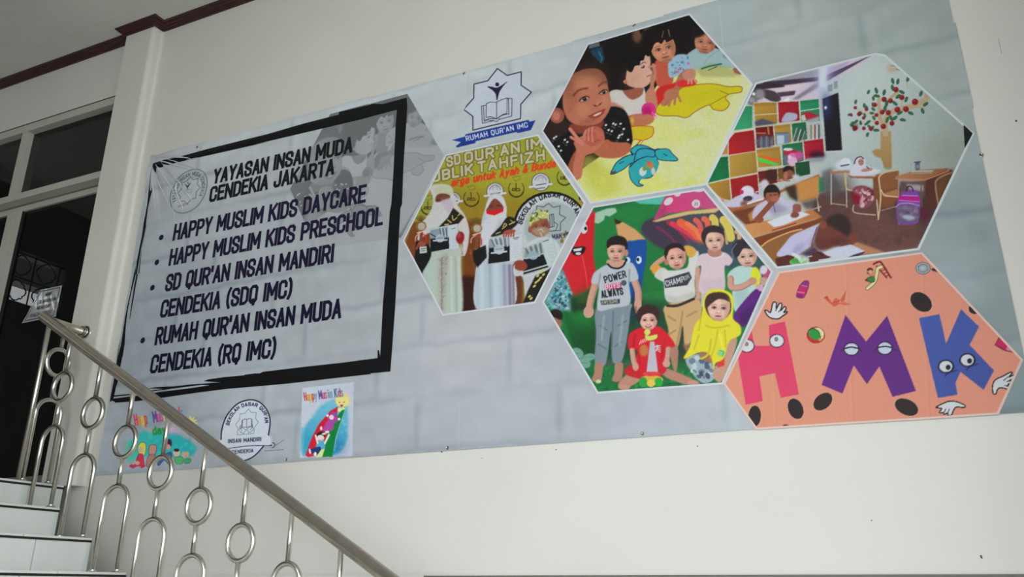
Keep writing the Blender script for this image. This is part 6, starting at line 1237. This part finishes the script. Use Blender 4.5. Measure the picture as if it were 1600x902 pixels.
c.ell(456, 706, 20, 26, (190, 110, 60), 0, 2)
c.ell(474, 556, 50, 46, (58, 34, 36), 0, 1); face(c, 475, 578, 38, 40, 0, (212, 164, 150), 0, .9, mouth=(160, 60, 66), sh=(.82, .7, .68)); c.poly([(436, 590), (430, 545), (456, 520), (490, 516), (514, 545), (512, 580), (500, 556), (476, 548), (450, 558)], (58, 34, 36), .7, True)
c.poly([(482, 668), (500, 668), (516, 800), (466, 804)], (184, 178, 190), .7); c.line([(506, 690), (516, 686), (508, 706)], 7, (190, 186, 196), sm=True); c.ell(470, 628, 13, 13, (196, 210, 104)); c.poly([(462, 640), (480, 644), (512, 638), (508, 656), (480, 664), (464, 658)], (194, 208, 100), .5, True); c.poly([(456, 626), (464, 622), (464, 632)], (206, 190, 70))
c.ell(488, 816, 42, 16, (206, 40, 50)); c.ell(488, 832, 50, 20, (206, 170, 60)); c.ell(452, 842, 18, 22, (44, 150, 62)); c.ell(518, 842, 18, 20, (44, 160, 60)); c.ell(486, 846, 18, 16, (220, 190, 80)); c.ell(488, 806, 38, 10, (216, 60, 66))
c.noise(1.8, 1.1)
hexphoto('printed_photo', c, H4, .92, 'hexagonal photo of six toddlers in front of a cartoon mural', .0029)

# ---------- hexagon 5: the big letters H M K on salmon
H5 = [(1218, 427), (1440, 397), (1514, 476), (1595.9, 563.6), (1558.5, 646.6), (1430, 655), (1300, 662.8), (1182.7, 670.4), (1132.9, 600.6)]
c = Canvas(1126, 388, 1604, 678, (222, 146, 124)); c.org(1120, 390, 3.11)
c.poly([(0, 0), (1493, 0), (1493, 902), (0, 902)], (222, 148, 122), grad=((300, 500), (1450, 300), (226, 148, 126)))
for x in (265, 640, 1010): c.line([(x-20, 60), (x+20, 900)], 8, (232, 158, 132), soft=2, a=.35); c.line([(x-8, 60), (x+32, 900)], 8, (206, 132, 110), soft=2, a=.25)
K5 = (34, 26, 30); PK, PU, BL = (222, 66, 104), (104, 38, 132), (70, 90, 172); WH = (212, 216, 220)
c.poly([(165, 380), (182, 470), (258, 470), (254, 370), (332, 352), (400, 706), (312, 722), (284, 602), (208, 618), (224, 738), (142, 756), (103, 520), (130, 470), (140, 430)], PK)
c.poly([(172, 380), (182, 470), (256, 470), (252, 372), (200, 300)], (222, 146, 122)); c.poly([(103, 514), (60, 600), (130, 620)], (222, 148, 122), a=0)
c.poly([(254, 370), (332, 352), (340, 470), (262, 480)], PK); c.poly([(140, 430), (168, 378), (186, 480), (110, 500)], PK)
c.poly([(103, 500), (262, 470), (340, 470), (400, 706), (312, 722), (284, 602), (208, 618), (224, 738), (142, 756)], PK)
c.poly([(626, 320), (726, 450), (828, 325), (968, 690), (854, 718), (790, 570), (730, 657), (666, 565), (611, 702), (510, 660)], PU, grad=((560, 600), (900, 650), (96, 40, 128)))
c.poly([(982, 336), (1082, 317), (1114, 460), (1186, 293), (1274, 378), (1228, 466), (1346, 590), (1296, 685), (1184, 597), (1160, 650), (1170, 708), (1074, 724)], BL, grad=((1000, 340), (1300, 650), (66, 84, 160)))
def foot_(x, y, rx, ry, r): c.ell(x, y, rx+3, ry+3, (236, 170, 150), r); c.ell(x, y, rx, ry, (44, 34, 34), r)
foot_(185, 812, 31, 52, 4); foot_(384, 776, 36, 52, -22); foot_(516, 741, 52, 36, -40); foot_(922, 768, 60, 38, 25); foot_(993, 258, 58, 42, 38); foot_(1248, 294, 26, 22, 30); c.ell(335, 858, 14, 6, (60, 44, 40))
def geye(x, y, rx, ry, px_, py_, pr, ring=False): c.ell(x, y, rx, ry, K5); c.ell(x, y, rx-4, ry-4, WH); (c.ell(x+px_, y+py_, pr*.8, pr, K5), c.ell(x+px_, y+py_, pr*.8-3, pr-3, (150, 156, 166)) if ring else None)
geye(293, 446, 37, 33, -3, -8, 10, True); geye(148, 470, 37, 33, -2, -8, 10, True)
for x, y in ((655, 486), (817, 482)): c.ell(x, y, 38, 33, K5); c.ell(x, y, 33, 28, (196, 206, 226)); c.line([(x-36, y-2), (x, y-9), (x+36, y-2)], 7, K5, sm=True); c.line([(x-52, y+12), (x-38, y)], 5, (76, 26, 90)); c.line([(x+52, y+12), (x+38, y)], 5, (76, 26, 90))
for x, y in ((1114, 571), (1218, 540)): c.ell(x, y, 40, 34, (26, 30, 52)); c.ell(x-1, y, 31, 27, WH); c.ell(x+10, y+4, 12, 13, (26, 28, 44)); c.line([(x-2, y+42), (x+26, y+26), (x+54, y+18)], 5, (34, 42, 90), sm=True); c.line([(x+2, y+36), (x-4, y+48)], 5, (34, 42, 90))
def hand(pts, lines=()):
    c.outl(pts, WH, 6, K5)
    for l in lines: c.line(l, 4, K5, sm=True)
hand([(234, 298), (248, 300), (262, 308), (274, 262), (290, 262), (290, 290), (306, 264), (318, 270), (312, 298), (330, 280), (338, 290), (326, 308), (342, 304), (340, 312), (320, 326), (296, 340), (262, 334), (244, 318)], ([(288, 300), (294, 282)], [(302, 306), (312, 292)]))
hand([(1066, 768), (1100, 750), (1130, 740), (1165, 742), (1205, 760), (1200, 770), (1160, 770), (1140, 806), (1124, 808), (1122, 796), (1104, 804), (1100, 796), (1082, 794), (1092, 776), (1076, 772)], ([(1104, 794), (1112, 778)], [(1122, 798), (1130, 778)]))
hand([(1342, 700), (1340, 660), (1356, 634), (1390, 618), (1424, 600), (1434, 604), (1420, 622), (1445, 612), (1450, 628), (1420, 640), (1450, 640), (1448, 654), (1415, 656), (1440, 668), (1430, 684), (1380, 674), (1362, 684), (1356, 704)])
c.poly([(1404, 646), (1432, 630), (1430, 642)], K5); c.poly([(1392, 664), (1426, 658), (1424, 672)], K5); c.line([(1392, 640), (1414, 622)], 4, K5)
# crayon, crane, beach ball, slide, magnifier, paper
c.outl([(388, 226), (400, 186), (420, 160), (438, 154), (448, 162), (444, 190), (430, 226), (418, 238), (396, 236)], (196, 36, 110), 3, (90, 24, 60)); c.poly([(408, 178), (425, 158), (446, 158), (442, 184)], (142, 52, 130), .3, True); c.poly([(389, 218), (420, 222), (416, 236), (396, 234)], (132, 40, 120)); c.line([(394, 208), (426, 214)], 4, (224, 150, 190)); c.line([(412, 176), (440, 184)], 3, (220, 150, 190))
OR = (206, 84, 60)
c.poly([(522, 238), (536, 228), (560, 262), (580, 278), (604, 262), (656, 270), (618, 272), (596, 268), (574, 280), (560, 272)], OR); c.poly([(560, 262), (578, 236), (600, 250), (596, 268), (574, 280)], (216, 96, 70)); c.poly([(598, 250), (630, 200), (622, 250), (608, 256)], (196, 100, 80)); c.poly([(606, 252), (656, 270), (600, 268)], (214, 110, 84)); c.poly([(520, 238), (536, 228), (540, 236)], (176, 60, 46)); c.line([(560, 262), (596, 252)], 2, (150, 50, 40))
c.ell(482, 418, 44, 40, (120, 30, 30)); c.ell(482, 418, 40, 36, (196, 44, 44)); c.poly([(470, 384), (500, 384), (520, 404), (518, 432), (506, 436), (490, 400)], (222, 214, 152), .3, True); c.poly([(448, 396), (466, 384), (490, 398), (504, 424), (498, 442), (470, 438), (450, 420)], (40, 150, 66), .3, True); c.line([(448, 396), (466, 386), (492, 398), (504, 424), (498, 444)], 4, (50, 30, 24), sm=True); c.line([(470, 384), (496, 402), (506, 436)], 3.5, (60, 40, 30), sm=True); c.ell(503, 440, 8, 8, (226, 140, 80))
c.line([(762, 74), (790, 62), (806, 76), (846, 140)], 9, (126, 30, 32), sm=True); c.line([(776, 84), (826, 140)], 7, (126, 30, 32))
for k in range(4): c.line([(794+k*9, 92+k*14), (812+k*9, 84+k*14)], 4, (126, 30, 32))
c.line([(800, 88), (782, 96), (778, 120), (766, 160), (732, 192)], 20, (96, 92, 44), sm=True); c.line([(800, 88), (782, 96), (778, 120), (766, 160), (732, 192)], 14, (222, 216, 160), sm=True)
c.ell(745, 108, 17, 17, (84, 50, 34)); c.ell(748, 112, 11, 10, (226, 160, 130)); c.poly([(740, 122), (764, 122), (764, 140), (742, 140)], (216, 130, 110)); c.outl([(740, 138), (764, 136), (766, 158), (750, 162), (726, 152)], (50, 130, 70), 3, (60, 40, 30)); c.line([(740, 114), (722, 104)], 5, (226, 160, 130)); c.line([(762, 110), (768, 92)], 5, (226, 170, 140)); c.ell(728, 152, 8, 5, (110, 30, 30))
c.ell(1002, 94, 36, 30, (60, 66, 76)); c.ell(1002, 94, 33, 27, (176, 186, 192)); c.ell(1002, 94, 26, 21, (70, 78, 88)); c.ell(1002, 94, 23, 18, (152, 166, 172)); c.ell(1000, 94, 12, 7, (190, 200, 204), -10, 2); c.line([(1036, 98), (1046, 100)], 5, (110, 116, 120)); c.poly([(1044, 96), (1060, 94), (1076, 104), (1080, 114), (1046, 106)], (42, 44, 50))
c.outl([(1372, 426), (1410, 470), (1440, 500), (1400, 492), (1352, 466)], (206, 34, 96), 3, (90, 20, 44), sm=False); c.poly([(1412, 470), (1452, 502), (1404, 492)], (224, 130, 166)); c.line([(1350, 466), (1400, 494), (1450, 502)], 3, (90, 30, 50), sm=True); c.line([(46, 645), (52, 618)], 6, (90, 30, 40))
c.noise(1.3, 1.0)
hexphoto('printed_panel', c, H5, 1.0, 'salmon hexagon with cartoon letters H M K', .0030, border=.005, wcol=(226, 196, 186))
# thin dark arrow tip of the print left of the sheet's right edge
flat('printed_triangle', [W_([(1505.5, 196), (1519.7, 210), (1507.5, 233)])], 6, (24, 26, 30), ban, K=.7)

# ------------------------------------------------------------------ notice taped on the door glass
nt = empty('door_notice', (-5.25, DY+.0, 1.9)); tag(nt, 'white taped paper notice with black lettering on the door glass', 'notice')
NP = poly_xz([(63.6, 453.2), (97.6, 446.3), (87.5, 495.0), (34.8, 505.5)], DY+.018)
y_n = DY+.018
V = [(x, y_n-.0006-(.004*math.sin(3.1*i)**2), z) for i, (x, z) in enumerate(NP)]
bm = bmesh.new(); a, b, c_, d = [Vector(v) for v in V]; nn = 12
g = [[bm.verts.new((a.lerp(b, u/nn)).lerp(d.lerp(c_, u/nn), v/nn)+Vector((0, -.003*abs(math.sin(u*1.9+v*.7)), 0))) for u in range(nn+1)] for v in range(nn+1)]
for v in range(nn):
    for u in range(nn): bm.faces.new((g[v][u], g[v][u+1], g[v+1][u+1], g[v+1][u]))
M['paper'] = mat('laminated_paper', (176, 178, 182), .12, spec=.7, coat=.6)
part('sheet', bm, M['paper'], nt)
M['ink2'] = mat('black_ink', (34, 34, 38), .3)
def onp(u, v):                                    # u across, v down, 0..1
    p = (a.lerp(b, u)).lerp(d.lerp(c_, u), v); return (p.x, p.z)
def nflat(name, polys):
    V, F = [], []
    for P in polys:
        o_ = len(V); V += [(x, y_n-.0052, z) for x, z in P]; F.append(tuple(range(o_, o_+len(P))))
    me = bpy.data.meshes.new(name); me.from_pydata(V, [], F); me.materials.append(M['ink2']); o = bpy.data.objects.new(name, me); COL.objects.link(o); at(o, nt); return o
rim = [onp(.07, .06), onp(.93, .06), onp(.93, .94), onp(.07, .94), onp(.07, .06)]
nflat('printed_border', strokes([rim], .005))
def ntext(st, u0, u1, v, h):
    p0, p1 = np.array(onp(u0, v)), np.array(onp(u1, v)); up = np.array(onp(u0, v-h))-p0; tot = twidth(st, .25)
    L_ = []
    for x, g_ in layout(st, .25):
        for ln in g_: L_.append([p0+(p1-p0)*(x+u)/tot+up*vv for u, vv in ln])
    nflat('lettering', strokes(L_, .0045))
ntext('HARAP', .38, .62, .26, .10); ntext('DILARANGAN', .22, .86, .46, .10); ntext('MENUTUP', .28, .72, .65, .10); ntext('KACA PINTU', .18, .82, .86, .10)

# ------------------------------------------------------------------ small marks of wear on the plaster
M['mark'] = mat('dark_scuff', (70, 66, 58), .8)
wb = bpy.data.objects['wall_back']
for pts, w in [([(1587, 188), (1588.5, 190.5)], .007), ([(1532, 868), (1534.5, 873)], .006), ([(1560, 60), (1565, 84)], .0012), ([(689, 706), (691.5, 707)], .005), ([(1089, 697), (1090.5, 698)], .004), ([(1361, 813), (1362.5, 814)], .005), ([(868, 703), (870, 703)], .004), ([(752, 716), (754, 716)], .003)]:
    flat_ = strokes([[wall_xz(x, y) for x, y in pts]], w)
    me = bpy.data.meshes.new('scuff_mark'); V = [(x, S-.0008, z) for P in flat_ for x, z in P]
    me.from_pydata(V, [], [tuple(range(i, i+4)) for i in range(0, len(V), 4)]); me.materials.append(M['mark'])
    o = bpy.data.objects.new('scuff_mark', me); COL.objects.link(o); o.parent = wb
